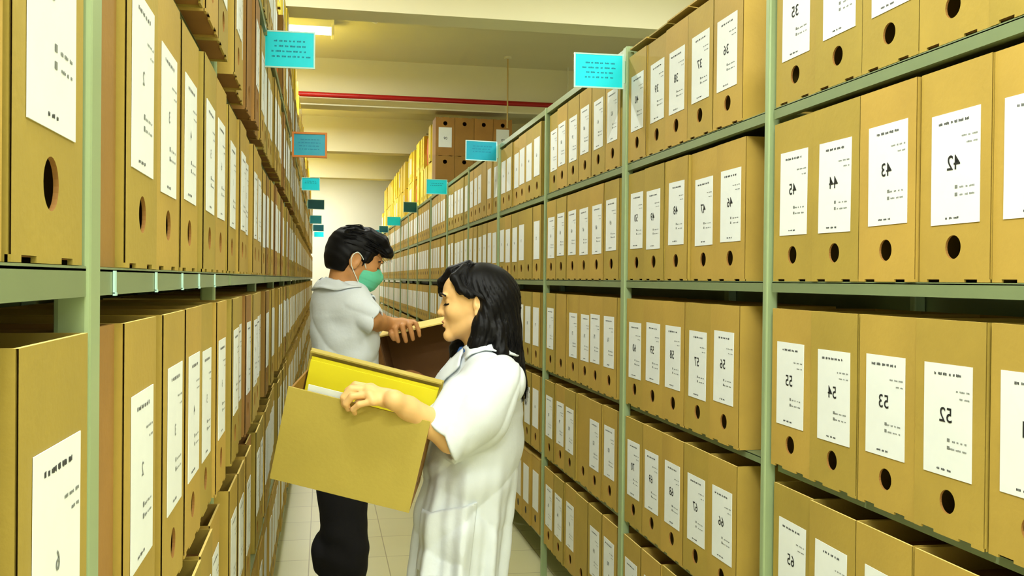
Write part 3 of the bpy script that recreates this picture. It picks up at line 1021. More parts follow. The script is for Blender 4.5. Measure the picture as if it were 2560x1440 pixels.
# hand over the front edge of the box
HBn = lambda x, y, z: np.array(HB @ Vector((x, y, z)))
ey = HH / 2
k0 = HBn(.030, ey + .027, .012)      # knuckle row: index (far) to little finger
palm = HBn(.062, ey + .031, -.002)
B.cone(wr_, palm, .0215, .0205, .012)
kn = [HBn(.016, ey + .040, -.020), HBn(.012, ey + .041, .000), HBn(.020, ey + .036, .017), HBn(.034, ey + .026, .029)]
for q in kn:
    B.cone(palm, q, .0185, .0105, .010)
B.cone(kn[0], kn[1], .0105, .0105, .008); B.cone(kn[1], kn[2], .0105, .0100, .008); B.cone(kn[2], kn[3], .010, .0090, .008)
fing = [
    [kn[0], HBn(-.022, ey + .038, -.018), HBn(-.036, ey + .020, -.014), HBn(-.034, ey + .004, -.0135)],
    [kn[1], HBn(-.026, ey + .034, .006), HBn(-.038, ey + .012, .013), HBn(-.034, ey - .006, .0105)],
    [kn[2], HBn(-.018, ey + .024, .024), HBn(-.028, ey + .002, .024), HBn(-.022, ey - .014, .0125)],
    [kn[3], HBn(.004, ey + .012, .034), HBn(-.008, ey - .006, .028), HBn(-.004, ey - .020, .0125)]]
for j, p in enumerate(fing):
    r = (.0092, .0093, .0088, .0078)[j]
    B.chain([(p[0], r * 1.08), (p[1], r), (p[2], r * .95), (p[3], r * .84)], .0022)
th = [HBn(.055, ey + .018, -.022), HBn(.020, ey + .012, -.032), HBn(-.004, ey - .004, -.024), HBn(-.014, ey - .016, -.017)]
B.chain([(th[0], .0135), (th[1], .0112), (th[2], .0098), (th[3], .0085)], .004)
# the other arm reaches along the far side of the box
s2, e2, w2 = W(-.03, -.165, 1.205), W(.06, -.19, .99), HBn(.15, -.05, -HD - .035)
B.chain([(s2, .042), (e2, .034), (w2, .023)], .015)
p2 = HBn(.10, -.085, -HD - .025)
B.cone(w2, p2, .022, .019, .01)
for j in range(4):
    q0 = HBn(.085, -.06 - .019 * j, -HD - .020); q1 = HBn(.05, -.058 - .021 * j, -HD - .012); q2 = HBn(.02, -.06 - .02 * j, -HD - .011)
    B.chain([(p2, .012), (q0, .0095), (q1, .009), (q2, .008)], .003)
B.chain([(w2, .014), (HBn(.11, -.03, -HD - .025), .011), (HBn(.08, -.02, -HD - .012), .0095)], .004)
attach('body', B.mesh('body', M['skin_w'], 1), woman)
del B

# face details: brows, lashes, lips, nails
for s in (-1, 1):
    mb = MB()
    pts = [W(.0940, s * .014, 1.4255), W(.0945, s * .026, 1.4310), W(.0890, s * .040, 1.4310), W(.0770, s * .052, 1.4250)]
    mb.tube(bez(pts, 5), [.0014] + [.0026] * 14 + [.0009], M['brow'], 6)
    attach('eyebrow', mb.mesh('eyebrow', smooth=True), woman)
for s in (-1, 1):
    mb = MB()
    pts = [W(.0785, s * .0175, 1.4050), W(.0815, s * .025, 1.4030), W(.0810, s * .034, 1.4022), W(.0735, s * .0445, 1.4035), W(.069, s * .048, 1.4045)]
    mb.tube(bez(pts, 5), [.0012] + [.0021] * 19 + [.0008], M['hair'], 6)
    for i in range(7):
        a = W(.081 - .0015 * i, s * (.022 + .0035 * i), 1.4030)
        mb.tube([a, a + np.array(WL) * (.007) * 1 + np.array((0, 0, -.004)) - np.array(WF) * s * .0015 * (i - 2)], [.0006, .0002], M['hair'], 4)
    attach('eyelashes', mb.mesh('eyelashes', smooth=True), woman)
F2 = Field(W(.10, -.03, 1.32).clip(max=9) - .06, W(.06, .03, 1.37) + .06, .0018)
F2.ell(W(.0845, 0, 1.3550), WAX, (.0078, .0175, .0046), .002)
F2.ell(W(.0828, 0, 1.3452), WAX, (.0077, .0155, .0052), .002)
F2.ell(W(.0925, 0, 1.3500), WAX, (.008, .022, .0010), .0015, sub=True)
attach('lips', F2.mesh('lips', M['lip'], 1), woman)

# hair: a cap and a long fall down the back, cut away from the face
hl, hh = W(.15, -.20, 1.15), W(-.22, .20, 1.56)
Hf = Field(np.minimum(hl, hh) - .02, np.maximum(hl, hh) + .02, .0036)
Hf.d[:] = .5
Hf.ell(W(-.016, 0, 1.424), WAX, (.100, .083, .093), .01)
Hf.ell(W(-.050, 0, 1.395), WAX, (.066, .082, .090), .02)
Hf.cone(W(-.045, .0, 1.42), W(-.062, 0, 1.33), .068, .060, .02, flat=(WAX[1], 1.25))
Hf.cone(W(-.062, 0, 1.33), W(-.082, .005, 1.25), .060, .048, .02, flat=(WAX[1], 1.5))
Hf.cone(W(-.082, .005, 1.25), W(-.108, .01, 1.185), .048, .026, .02, flat=(WAX[1], 1.7))
Hf.chain([(W(-.108, .01, 1.185), .026), (W(-.126, .01, 1.145), .006)], .01, flat=(WAX[1], 1.8))
Hf.ell(W(.112, 0, 1.370), WAX, (.086, .11, .100), .006, sub=True)               # opened around the face
Hf.ell(W(.050, .075, 1.392), WAX, (.062, .045, .062), .008, sub=True)
Hf.ell(W(.050, -.075, 1.392), WAX, (.062, .045, .062), .008, sub=True)
Hf.ell(W(-.004, .092, 1.395), WAX, (.028, .022, .038), .006, sub=True)           # ear shows
Hf.ell(W(.055, 0, 1.27), WAX, (.085, .12, .10), .01, sub=True)                  # throat
# the fringe swept over the far brow, locks in front of the far shoulder
Hf.chain([(W(.020, -.010, 1.512), .012), (W(.068, -.020, 1.492), .014), (W(.094, -.032, 1.462), .012), (W(.097, -.044, 1.430), .008)], .008, flat=(WAX[1], 1.6))
Hf.chain([(W(.03, .03, 1.502), .012), (W(.055, .058, 1.474), .012), (W(.036, .072, 1.444), .012), (W(.010, .079, 1.428), .010)], .008)
Hf.chain([(W(.0, -.075, 1.40), .024), (W(.028, -.072, 1.33), .030), (W(.046, -.072, 1.275), .028), (W(.056, -.072, 1.232), .018), (W(.062, -.07, 1.205), .006)], .01)
Hf.chain([(W(-.042, .076, 1.400), .024), (W(-.024, .080, 1.345), .030), (W(-.014, .084, 1.300), .028), (W(-.018, .092, 1.268), .020), (W(-.030, .100, 1.245), .006)], .014)
Hf.chain([(W(-.06, .085, 1.34), .02), (W(-.07, .105, 1.28), .018), (W(-.085, .115, 1.235), .012), (W(-.10, .115, 1.20), .004)], .014)
X, Y, Z = Hf.grid()
fx = (X - WO.x) * WL.x + (Y - WO.y) * WL.y; lx = -((X - WO.x) * WF.x + (Y - WO.y) * WF.y)
phi = np.arctan2(lx, fx + .02)
lock = .0014 * np.sin(34 * phi + 9 * np.sin(22 * Z)) + .0011 * np.sin(71 * phi + 6 * np.sin(31 * Z + 1))
fall = np.clip((1.50 - Z) / .05, 0, 1)
Hf.d += (lock * fall).astype(np.float32)
hair = attach('hair', Hf.mesh('hair', M['hair'], 1), woman)
mb = MB(); rnd = random.Random(3)
paths = []
for i in range(150):
    l = rnd.uniform(-1, 1)
    a0 = l * 1.35
    sp = rnd.uniform(-.008, .006)
    st = W(rnd.uniform(-.02, .035), .080 * math.sin(a0) * .6, 1.5155 - .040 * abs(math.sin(a0)) ** 2 * .6 - .002)
    p1 = W(-.062 + .02 * abs(l), .083 * math.sin(a0), 1.478 - .03 * abs(l))
    p2 = W(-.104 + .045 * abs(l) ** 2, .088 * math.sin(a0), 1.40)
    p3 = W(-.116 + .045 * abs(l) ** 2 + sp, .088 * math.sin(a0), 1.33)
    p4 = W(-.125 + .040 * abs(l) ** 2 + sp, .084 * math.sin(a0), 1.255)
    p5 = W(-.136 + .03 * abs(l) ** 2 + sp, .075 * math.sin(a0), 1.185)
    p6 = W(-.135 + .03 * abs(l) + sp * 2, .055 * l, rnd.uniform(1.13, 1.19))
    paths.append(bez([st, p1, p2, p3, p4, p5, p6], 4))
strands(mb, paths, .0016, .0005, M['hair'])
paths = []
for i in range(26):
    t0 = rnd.uniform(-.02, .06)
    paths.append(bez([W(t0 * .4, .01 + rnd.uniform(0, .02), 1.513), W(t0 + .005, .045, 1.497 - rnd.uniform(0, .006)), W(t0 * .75 + .006, .070, 1.462), W(-.005 + t0 * .3, .083, 1.436), W(-.040 + t0 * .2, .089, 1.415), W(-.07, .088, 1.36)], 4))
for i in range(18):
    q = rnd.uniform(-.01, .01)
    paths.append(bez([W(.02, -.005, 1.514), W(.070 + q * .3, -.014 + q, 1.497), W(.099, -.026 + q, 1.468), W(.1005 + q * .3, -.040 + q, 1.432 + q)], 4))
strands(mb, paths, .0017, .0006, M['hair'])
o = mb.build('hair_strands', None, smooth=True); o.parent = woman; o.location = -Vector(woman.location)

# the coat
cl = [W(f, l, z) for f in (-.20, .24) for l in (-.26, .40) for z in (.40, 1.34)]
C = Field(np.min(cl, 0), np.max(cl, 0), .0036)
prof = [(1.235, -.030, .070, 1.55), (1.19, -.016, .100, 1.50), (1.13, -.006, .124, 1.42), (1.04, -.004, .127, 1.40), (.95, .010, .126, 1.40), (.83, .027, .128, 1.42), (.67, .040, .124, 1.56), (.48, .044, .130, 1.62)]
for (z0, f0, r0, s0), (z1, f1, r1, s1) in zip(prof[:-1], prof[1:]):
    C.cone(W(f0, 0, z0), W(f1, 0, z1), r0, r1, .012, flat=(WAX[1], (s0 + s1) / 2))
for s in (-1, 1):
    C.cone(W(-.03, s * .06, 1.250), W(-.03, s * .165, 1.214), .048, .055, .03)
X, Y, Z = C.grid()
fx = (X - WO.x) * WL.x + (Y - WO.y) * WL.y; lx = -((X - WO.x) * WF.x + (Y - WO.y) * WF.y)
ph = np.arctan2(lx * .7, fx - .02)
low = np.clip((1.02 - Z) / .25, 0, 1)
C.d += (low * (.0095 * np.sin(9 * ph + 3.5 * Z + .8 * np.sin(11 * Z)) + .004 * np.sin(19 * ph - 8 * Z))).astype(np.float32)
C.d += (.0035 * np.sin(38 * (Z + .55 * fx) + 2 * np.sin(14 * lx)) * np.clip(1 - np.abs(Z - .98) / .13, 0, 1)).astype(np.float32)   # drag lines at the waist
crease = lambda x: (1 - np.abs(np.sin(x))) ** 2
C.d += (.006 * crease(11 * (Z + 1.1 * fx) + 1.2 * np.sin(7 * Z + 3 * fx)) * np.clip((1.16 - Z) / .1, 0, 1) * np.clip((Z - .74) / .12, 0, 1)).astype(np.float32)
C.d += (.0055 * crease(17 * (Z - .7 * fx) + np.sin(15 * lx)) * np.clip((Z - .60) / .1, 0, 1) * np.clip((.98 - Z) / .1, 0, 1)).astype(np.float32)
C.d = np.maximum(C.d, .46 - Z)                                                                                             # hem
# sleeves with their open cuffs
def sleeve(Fd, a, m, c, ra, rm, rc, nrm, wall=.006, amp=.0045, seed=0.0, k=.016):
    a, m, c, nrm = (np.array(v, np.float32) for v in (a, m, c, nrm))
    nrm = nrm / np.linalg.norm(nrm)
    ax = c - a; ax /= np.linalg.norm(ax)
    side = np.cross(ax, (0, 0, 1.0)); side /= np.linalg.norm(side); upv = np.cross(side, ax)
    def dent(X, Y, Z):
        t = (X - a[0]) * ax[0] + (Y - a[1]) * ax[1] + (Z - a[2]) * ax[2]
        s_ = (X - a[0]) * side[0] + (Y - a[1]) * side[1] + (Z - a[2]) * side[2]
        u_ = (X - a[0]) * upv[0] + (Y - a[1]) * upv[1] + (Z - a[2]) * upv[2]
        g = np.arctan2(s_, u_)
        crease = lambda x: (1 - np.abs(np.sin(x))) ** 2
        return amp * (crease(15 * t + 1.1 * np.sin(g + seed) + 1.7 * g * .5) * (.55 + .45 * np.sin(2.0 * g + .7)) * 1.6 + .8 * crease(2 * g + 9 * t + seed) - .8) + amp * .4 * np.sin(4 * g + 30 * t + seed)
    Fd.cone(a, m, ra, rm, k, dent=dent)
    e = c + (c - m) * .4
    Fd.cone(m, e, rm, rc, k * .6, clip=[(c, nrm)], dent=dent)
    Fd.cone(m + (c - m) * .55, e + (c - m) * .5, rc - wall - .004, rc - wall, .003, sub=True)
cf = wt(1101, 1096, 2.388)
nm = np.array(RIGHT * -.80 + UP * -.52 - FWD * .25)
sleeve(C, wt(1240, 962, 2.46), wt(1182, 1030, 2.42), cf, .074, .088, .073, nm, seed=.6, amp=.0085)
sleeve(C, W(-.03, -.17, 1.20), W(.01, -.20, 1.09), W(.05, -.205, 1.02), .066, .068, .060, W(.05, -.2, .9) - W(0, -.19, 1.2))
# neck opening: a V down the front
C.ell(W(-.020, 0, 1.315), WAX, (.062, .060, .085), .004, sub=True)
C.cone(W(.050, 0, 1.31), W(.125, 0, 1.155), .056, .010, .004, sub=True)
attach('lab_coat', C.mesh('lab_coat', M['coat'], 1), woman)
# patch pocket on the near side
Pk = Field(np.min(cl, 0), np.max(cl, 0), .0036)
Pk.d = C.d - .0085
un = fx * .97 + Z * .10
Pk.d = np.maximum(Pk.d, -(un - .075)); Pk.d = np.maximum(Pk.d, un - .215)
Pk.d = np.maximum(Pk.d, (Z - .885 + (fx - .07) * .25)); Pk.d = np.maximum(Pk.d, .715 - Z)
Pk.d = np.maximum(Pk.d, -(lx - .06)); Pk.d = np.maximum(Pk.d, -(C.d + .004))
attach('coat_pocket', Pk.mesh('coat_pocket', M['coat'], 1), woman)
del Pk
# collar and lapels: folded cloth laid over the coat
def hug(Fd, p, off):
    """push a point out until it stands off the cloth by off metres"""
    p = np.array(p, np.float64)
    for _ in range(6):
        i = np.clip(np.round((p - Fd.lo) / Fd.h).astype(int), 1, np.array(Fd.n) - 2)
        d = float(Fd.d[tuple(i)])
        if d >= off: break
        g = np.array([Fd.d[i[0] + 1, i[1], i[2]] - Fd.d[i[0] - 1, i[1], i[2]], Fd.d[i[0], i[1] + 1, i[2]] - Fd.d[i[0], i[1] - 1, i[2]], Fd.d[i[0], i[1], i[2] + 1] - Fd.d[i[0], i[1], i[2] - 1]], np.float64)
        g /= max(np.linalg.norm(g), 1e-6)
        p = p + g * (off - d) * .8
    return p
def collar_cloth(name, Fd, inner, outer, root, m, thick=.004, offs=(.012, .007), nu=5):
    """a strip of cloth from the neck edge to the outer edge"""
    ip, op = bez(inner, 4), bez(outer, 4)
    n = len(ip)
    V, Fc = [], []
    for i in range(n):
        for j in range(nu + 1):
            t = j / nu
            q = np.array(ip[i]) * (1 - t) + np.array(op[i]) * t + np.array((0, 0, .010)) * math.sin(math.pi * min(1, t * 1.4)) * .6
            V.append(hug(Fd, q, offs[0] * (1 - t) + offs[1] * t))
    for i in range(n - 1):
        for j in range(nu):
            a_ = i * (nu + 1) + j
            Fc.append((a_, a_ + 1, a_ + nu + 2, a_ + nu + 1))
    me = bpy.data.meshes.new(name)
    me.from_pydata([tuple(v) for v in V], [], Fc)
    me.materials.append(m)
    me.polygons.foreach_set('use_smooth', [True] * len(Fc))
    o = attach(name, me, root)
    so = o.modifiers.new('thickness', 'SOLIDIFY'); so.thickness = thick; so.offset = 0.0
    return o
for s in (-1, 1):
    inn = [W(-.092, 0, 1.302), W(-.075, s * .048, 1.302), W(-.030, s * .072, 1.297), W(.024, s * .064, 1.282)]
    out = [W(-.128, 0, 1.262), W(-.112, s * .075, 1.270), W(-.062, s * .118, 1.280), W(-.004, s * .118, 1.246)]
    collar_cloth('coat_collar', C, inn, out, woman, M['coat'])
    inn = [W(.022, s * .066, 1.280), W(.060, s * .056, 1.248), W(.096, s * .036, 1.200), W(.120, s * .014, 1.130)]
    out = [W(.020, s * .110, 1.238), W(.052, s * .100, 1.215), W(.092, s * .076, 1.168), W(.124, s * .020, 1.112)]
    collar_cloth('coat_lapel', C, inn, out, woman, M['coat'])
# blue blouse in the V, buttons down the front
Bl = Field(np.min([W(-.05, -.1, 1.10), W(.16, .1, 1.10), W(.16, -.1, 1.1), W(-.05, .1, 1.1)], 0), np.max([W(-.05, -.1, 1.29), W(.16, .1, 1.29), W(.16, -.1, 1.29), W(-.05, .1, 1.29)], 0), .0036)
Bl.cone(W(-.010, 0, 1.255), W(.028, 0, 1.14), .062, .084, .01, flat=(WAX[1], 1.15))
Bl.cone(W(-.02, 0, 1.31), W(-.012, 0, 1.235), .054, .056, .004, sub=True)
attach('blue_blouse', Bl.mesh('blue_blouse', M['blue'], 1), woman)
mb = MB()
mb.tube(bez([W(.020, .062, 1.25), W(.062, .040, 1.205), W(.098, .012, 1.150), W(.118, .0, 1.10)], 6), .0045, M['blue'], 8)
o = mb.build('lanyard', None, smooth=True); o.parent = woman; o.location = -Vector(woman.location)
del C, Hf
# trousers and shoes below the hem
T = Field(np.min([W(-.16, -.24, 0), W(.24, .24, 0), W(-.16, .24, 0), W(.24, -.24, 0)], 0), np.max([W(-.16, -.24, .8), W(.24, .24, .8), W(-.16, .24, .8), W(.24, -.24, .8)], 0), .005)
for s in (-1, 1):
    T.chain([(W(.03, s * .085, .70), .080), (W(.05, s * .085, .44), .066), (W(.035, s * .088, .075), .062)], .02)
X, Y, Z = T.grid(); T.d = np.maximum(T.d, .05 - Z)
attach('trousers', T.mesh('trousers', M['dark_cloth'], 1), woman)
del T
for s in (-1, 1):
    S = Field(np.min([W(-.06, s * .09 - .07, 0), W(.2, s * .09 + .07, 0), W(-.06, s * .09 + .07, 0), W(.2, s * .09 - .07, 0)], 0) - .003, np.max([W(-.06, s * .09 - .07, .13), W(.2, s * .09 + .07, .13), W(-.06, s * .09 + .07, .13), W(.2, s * .09 - .07, .13)], 0), .004)
    S.chain([(W(.0, s * .088, .045), .042), (W(.07, s * .093, .042), .043), (W(.145, s * .10, .028), .034)], .02)
    X, Y, Z = S.grid(); S.d = np.maximum(S.d, .002 - Z)
    attach('shoe', S.mesh('shoe', M['shoe'], 1), woman)

# ================================================================== the box the man holds: opening towards the camera
MD = 3.60
mu, mv, mw = RIGHT.copy(), UP.copy(), -FWD.copy()
_p = math.radians(5.5)
v1 = mv * math.cos(_p) + mw * math.sin(_p); w1 = mw * math.cos(_p) - mv * math.sin(_p)
rot = Matrix.Rotation(math.radians(12.2), 3, mw)
U2, V2, W2 = rot @ mu, rot @ v1, rot @ w1
c0 = at(1066, 815, MD)                                 # middle of the near edge of the upper panel
MBX = Matrix.Identity(4)
for i in range(3):
    MBX[i][0], MBX[i][1], MBX[i][2], MBX[i][3] = U2[i], V2[i], W2[i], c0[i]
mbox = bpy.data.objects.new('open_archive_box', None); COL.objects.link(mbox); mbox.matrix_world = MBX
tag(mbox, 'open cardboard box in the man\'s hand, dark inside, behind the woman\'s face', 'box')
BWm, BHm, BDm = .37, .25, .19
b = MB(); b.box(-BWm / 2, BWm / 2, -.005, 0, -BDm, 0, M['carton_lit_top']); b.build('top_panel', mbox)  # paler board paints in the light falling on the top
b = MB(); b.box(-BWm / 2, BWm / 2, -BHm, -BHm + .005, -BDm, 0, M['carton']); b.build('bottom_panel', mbox)
b = MB(); b.box(-BWm / 2, BWm / 2, -BHm + .005, -.005, -BDm, -BDm + .005, M['carton_inner_shade']); b.build('back_panel', mbox)  # inside shade painted into the board
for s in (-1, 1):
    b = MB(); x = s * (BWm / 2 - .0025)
    b.box(x - .0025, x + .0025, -BHm + .005, -.005, -BDm + .005, 0, M['carton_inner_shade']); b.build('side_panel', mbox)
mf = lambda x, y, z: np.array(MBX @ Vector((x, y, z)))

# ================================================================== the man
MO, MR, MF = frame(885, 3.56)
def Q(r, f, z):                                       # to the side as seen, away from the camera, height
    return np.array(MO + MR * r + MF * f + Vector((0, 0, z)))
man = empty('person', (MO.x, MO.y, 0))
tag(man, 'man in white coat, black trousers and green face mask, seen from behind', 'person')
# head: faces the far rack side, bent forward
_y, _b = math.radians(18), math.radians(20)
hf = MR * math.cos(_y) + MF * math.sin(_y)
hs = MF * math.cos(_y) - MR * math.sin(_y)            # towards his own left, away from the camera
hu = Vector((0, 0, 1))
HFv = hf * math.cos(_b) - hu * math.sin(_b)
HUv = hu * math.cos(_b) + hf * math.sin(_b)
HC = Vector(Q(.003, 0, 1.538))
def Hd(f, l, z):
    return np.array(HC + HFv * f + hs * l + HUv * z)
HAX = [np.array(HFv), np.array(hs), np.array(HUv)]
# torso: turned further away
tf = MR * .72 + MF * .694; tr = MR * .694 - MF * .72
TX = np.array(tr)
sh = Q(.030, -.095, 1.362)
s2 = Q(-.020, 0, 1.352) - TX * .135

pts = [Q(r, f, z) for r in (-.24, .42) for f in (-.32, .34) for z in (-.004, 1.68)]
lo, hi = np.min(pts, 0), np.max(pts, 0)
B = Field(lo, hi, .0036)
B.ell(Hd(-.012, 0, .024), HAX, (.094, .074, .086), .01)
B.ell(Hd(.030, 0, -.020), HAX, (.062, .060, .082), .02)
B.ell(Hd(.046, 0, .030), HAX, (.045, .058, .045), .02)
for s in (-1, 1):
    B.cone(Hd(.004, s * .050, -.052), Hd(.070, s * .014, -.088), .021, .017, .016)
    B.ell(Hd(.054, s * .036, -.012), HAX, (.030, .024, .026), .012)
    B.ell(Hd(.088, s * .031, .024), HAX, (.010, .020, .007), .008)
    B.ell(Hd(.097, s * .033, .007), HAX, (.017, .018, .010), .010, sub=True)
    B.ell(Hd(.073, s * .032, .006), HAX, (.0135, .015, .0115), .003)
    B.ell(Hd(-.010, s * .076, -.004), [HAX[0] * .93 + HAX[1] * s * .35, HAX[1], HAX[2]], (.021, .008, .032), .004)
    B.ell(Hd(-.006, s * .084, -.001), HAX, (.011, .006, .018), .004, sub=True)
    B.ell(Hd(-.004, s * .077, -.030), HAX, (.009, .006, .010), .004)
B.chain([(Hd(.083, 0, .014), .008), (Hd(.093, 0, -.006), .008), (Hd(.102, 0, -.026), .0095)], .010)
B.ell(Hd(.084, 0, -.058), HAX, (.012, .022, .014), .01)
B.cone(Hd(-.022, 0, -.030), Q(-.040, -.005, 1.415), .056, .062, .02)
# trunk and legs
B.cone(Q(-.030, 0, 1.34), Q(-.035, 0, 1.10), .095, .088, .04, flat=(TX, 1.45))
B.cone(Q(-.035, 0, 1.10), Q(-.045, 0, .88), .088, .096, .04, flat=(TX, 1.35))
for s in (-1, 1):
    B.cone(Q(-.035, 0, 1.38) + TX * s * .03, (sh if s > 0 else s2), .045, .050, .03)
lr, ll = Q(-.032, -.075, .87), Q(-.055, .075, .87)
B.chain([(lr, .085), (Q(-.002, -.07, .47), .056), (Q(-.035, -.075, .09), .040)], .02)
B.chain([(ll, .085), (Q(-.040, .08, .47), .056), (Q(-.060, .08, .09), .040)], .02)
# near arm: shoulder, bent elbow, wrist, hand over the edge of the box
el = Q(.076, -.120, 1.324)
hx = -.085                                            # where along the box edge the hand grips
wr = mf(hx - .058, .040, .000)
B.chain([(sh, .046), (el, .038)], .02)
mid = el * .55 + wr * .45
B.chain([(el, .038), (mid, .036), (wr, .027)], .012)
palm = mf(hx - .006, .024, -.020)
B.cone(wr, palm, .0255, .022, .012)
kn = [mf(hx - .022 + .021 * j, .0225 + .002 * (j in (1, 2)), -.004) for j in range(4)]
for j, q in enumerate(kn):
    B.cone(palm, q, .020, .0115, .010)
    L = (.9, 1.05, 1.0, .8)[j]
    r = (.0100, .0102, .0098, .0086)[j]
    dx = (-.006, 0.0, .005, .010)[j]
    B.chain([(q, r * 1.06), (q + np.array(W2) * .020 + np.array(V2) * -.004 + np.array(U2) * dx, r), (mf(hx - .022 + .021 * j + dx * 1.4, -.014 * L, .0165), r * .95), (mf(hx - .022 + .021 * j + dx * 1.2, -.036 * L, .0110), r * .85)], .002)
B.chain([(mf(hx - .030, .024, -.030), .014), (mf(hx - .045, .018, -.005), .0118), (mf(hx - .048, .002, .0155), .0105), (mf(hx - .044, -.020, .0110), .009)], .004)
# far arm reaches under the box
e2 = Q(.06, .33, 1.16); w2 = mf(-.02, -BHm - .045, -.13)
B.chain([(s2, .048), (e2, .040), (w2, .026)], .015)
p2 = mf(.02, -BHm - .027, -.10)
B.cone(w2, p2, .025, .020, .01)
for j in range(4):
    B.chain([(p2, .012), (mf(.055, -BHm - .016, -.13 + .021 * j), .0105), (mf(.090, -BHm - .0115, -.135 + .023 * j), .0095), (mf(.115, -BHm - .010, -.135 + .023 * j), .0085)], .003)
B.chain([(w2, .015), (mf(.0, -BHm - .018, -.055), .012), (mf(.03, -BHm - .012, -.035), .010)], .004)
attach('body', B.mesh('body', M['skin_m'], 1), man)
del B

# brows and eyes
for s in (-1, 1):
    mb = MB(); mb.tube(bez([Hd(.097, s * .014, .022), Hd(.095, s * .028, .027), Hd(.086, s * .044, .026), Hd(.076, s * .052, .020)], 5), [.0015] + [.0030] * 14 + [.001], M['brow'], 6)
    attach('eyebrow', mb.mesh('eyebrow', smooth=True), man)
    mb = MB(); mb.tube(bez([Hd(.084, s * .019, .001), Hd(.0875, s * .030, -.002), Hd(.082, s * .043, -.001)], 5), [.001] + [.0022] * 9 + [.001], M['hair'], 6)
    attach('eyelashes', mb.mesh('eyelashes', smooth=True), man)
# hair
pts = [Hd(f, l, z) for f in (-.15, .17) for l in (-.13, .13) for z in (-.10, .15)]
Hm = Field(np.min(pts, 0), np.max(pts, 0), .0032)
Hm.ell(Hd(-.014, 0, .034), HAX, (.104, .083, .091), .01)
Hm.ell(Hd(-.040, 0, -.005), HAX, (.074, .078, .078), .02)
Hm.chain([(Hd(.01, -.02, .110), .022), (Hd(.062, -.018, .095), .026), (Hd(.100, -.010, .066), .022), (Hd(.122, -.004, .046), .008)], .015, flat=(HAX[1], 1.9))
Hm.chain([(Hd(.01, .02, .108), .02), (Hd(.062, .02, .092), .024), (Hd(.096, .02, .064), .016)], .015, flat=(HAX[1], 1.5))
Hm.ell(Hd(.135, 0, -.035), HAX, (.100, .13, .088), .005, sub=True)
for s in (-1, 1):
    Hm.ell(Hd(.030, s * .088, -.060), HAX, (.075, .050, .066), .006, sub=True)
    Hm.ell(Hd(-.008, s * .098, -.006), HAX, (.027, .030, .038), .004, sub=True)
    Hm.chain([(Hd(.030, s * .070, .040), .010), (Hd(.026, s * .073, .008), .007), (Hd(.022, s * .072, -.014), .004)], .006)
Hm.ell(Hd(.0, 0, -.125), HAX, (.14, .13, .075), .006, sub=True)
X, Y, Z = Hm.grid()
a = (X - HC.x) * HFv.x + (Y - HC.y) * HFv.y + (Z - HC.z) * HFv.z
l = (X - HC.x) * hs.x + (Y - HC.y) * hs.y + (Z - HC.z) * hs.z
u = (X - HC.x) * HUv.x + (Y - HC.y) * HUv.y + (Z - HC.z) * HUv.z
Hm.d += (.0010 * np.sin(150 * l + 30 * a + 3 * np.sin(60 * u)) * np.clip((a + .08) / .1, .25, 1) + .0006 * np.sin(210 * u + 60 * l + 90 * a)).astype(np.float32)
attach('hair', Hm.mesh('hair', M['hair'], 1), man)
mb = MB(); rnd = random.Random(8); paths = []
for i in range(150):
    th = rnd.uniform(-1.5, 1.5); f0 = rnd.uniform(-.09, .05)
    y0 = .080 * math.sin(th); z0 = .034 + .090 * math.cos(th) * math.sqrt(max(0, 1 - ((f0 + .014) / .105) ** 2)) ** .9
    if z0 < .03: continue
    kx = .045
    f1 = f0 + kx
    z1 = .034 + .094 * math.cos(th) * math.sqrt(max(0, 1 - ((f1 + .014) / .112) ** 2))
    f2 = f1 + .03; z2 = max(z1 - .014, .034)
    paths.append([Hd(f0, y0, z0), Hd(f1, y0 * 1.03, z1 + .003), Hd(f2, y0 * .95, z2 + .001)])
strands(mb, paths, .0018, .0005, M['hair'], 4)
o = mb.build('hair_strands', None, smooth=True); o.parent = man; o.location = -Vector(man.location)

# mask
pts = [Hd(f, l, z) for f in (.0, .14) for l in (-.09, .09) for z in (-.13, .03)]
K = Field(np.min(pts, 0), np.max(pts, 0), .0026)
K.ell(Hd(.046, 0, -.046), HAX, (.070, .066, .062), .01)
K.cone(Hd(.080, 0, -.010), Hd(.108, 0, -.030), .014, .016, .014)
X, Y, Z = K.grid()
a = (X - HC.x) * HFv.x + (Y - HC.y) * HFv.y + (Z - HC.z) * HFv.z
l = (X - HC.x) * hs.x + (Y - HC.y) * hs.y + (Z - HC.z) * hs.z
u = (X - HC.x) * HUv.x + (Y - HC.y) * HUv.y + (Z - HC.z) * HUv.z
K.d += (.0014 * np.sign(np.sin(170 * u))).astype(np.float32) * .5
K.d = np.maximum(K.d, .026 - a + np.abs(u + .055) * .22); K.d = np.maximum(K.d, u + .008 - (a - .03) * .12); K.d = np.maximum(K.d, -.104 - u)
mk = attach('face_mask', K.mesh('face_mask', M['mask'], 1), man)
for s in (-1, 1):
    mb = MB()
    mb.tube(bez([Hd(.040, s * .066, -.020), Hd(.015, s * .078, .010), Hd(-.012, s * .088, .024), Hd(-.026, s * .087, .004), Hd(-.018, s * .083, -.026), Hd(.014, s * .073, -.060), Hd(.038, s * .062, -.082)], 6), .0017, M['strap'], 6)
    o = mb.build('mask_strap', None, smooth=True); o.parent = mk

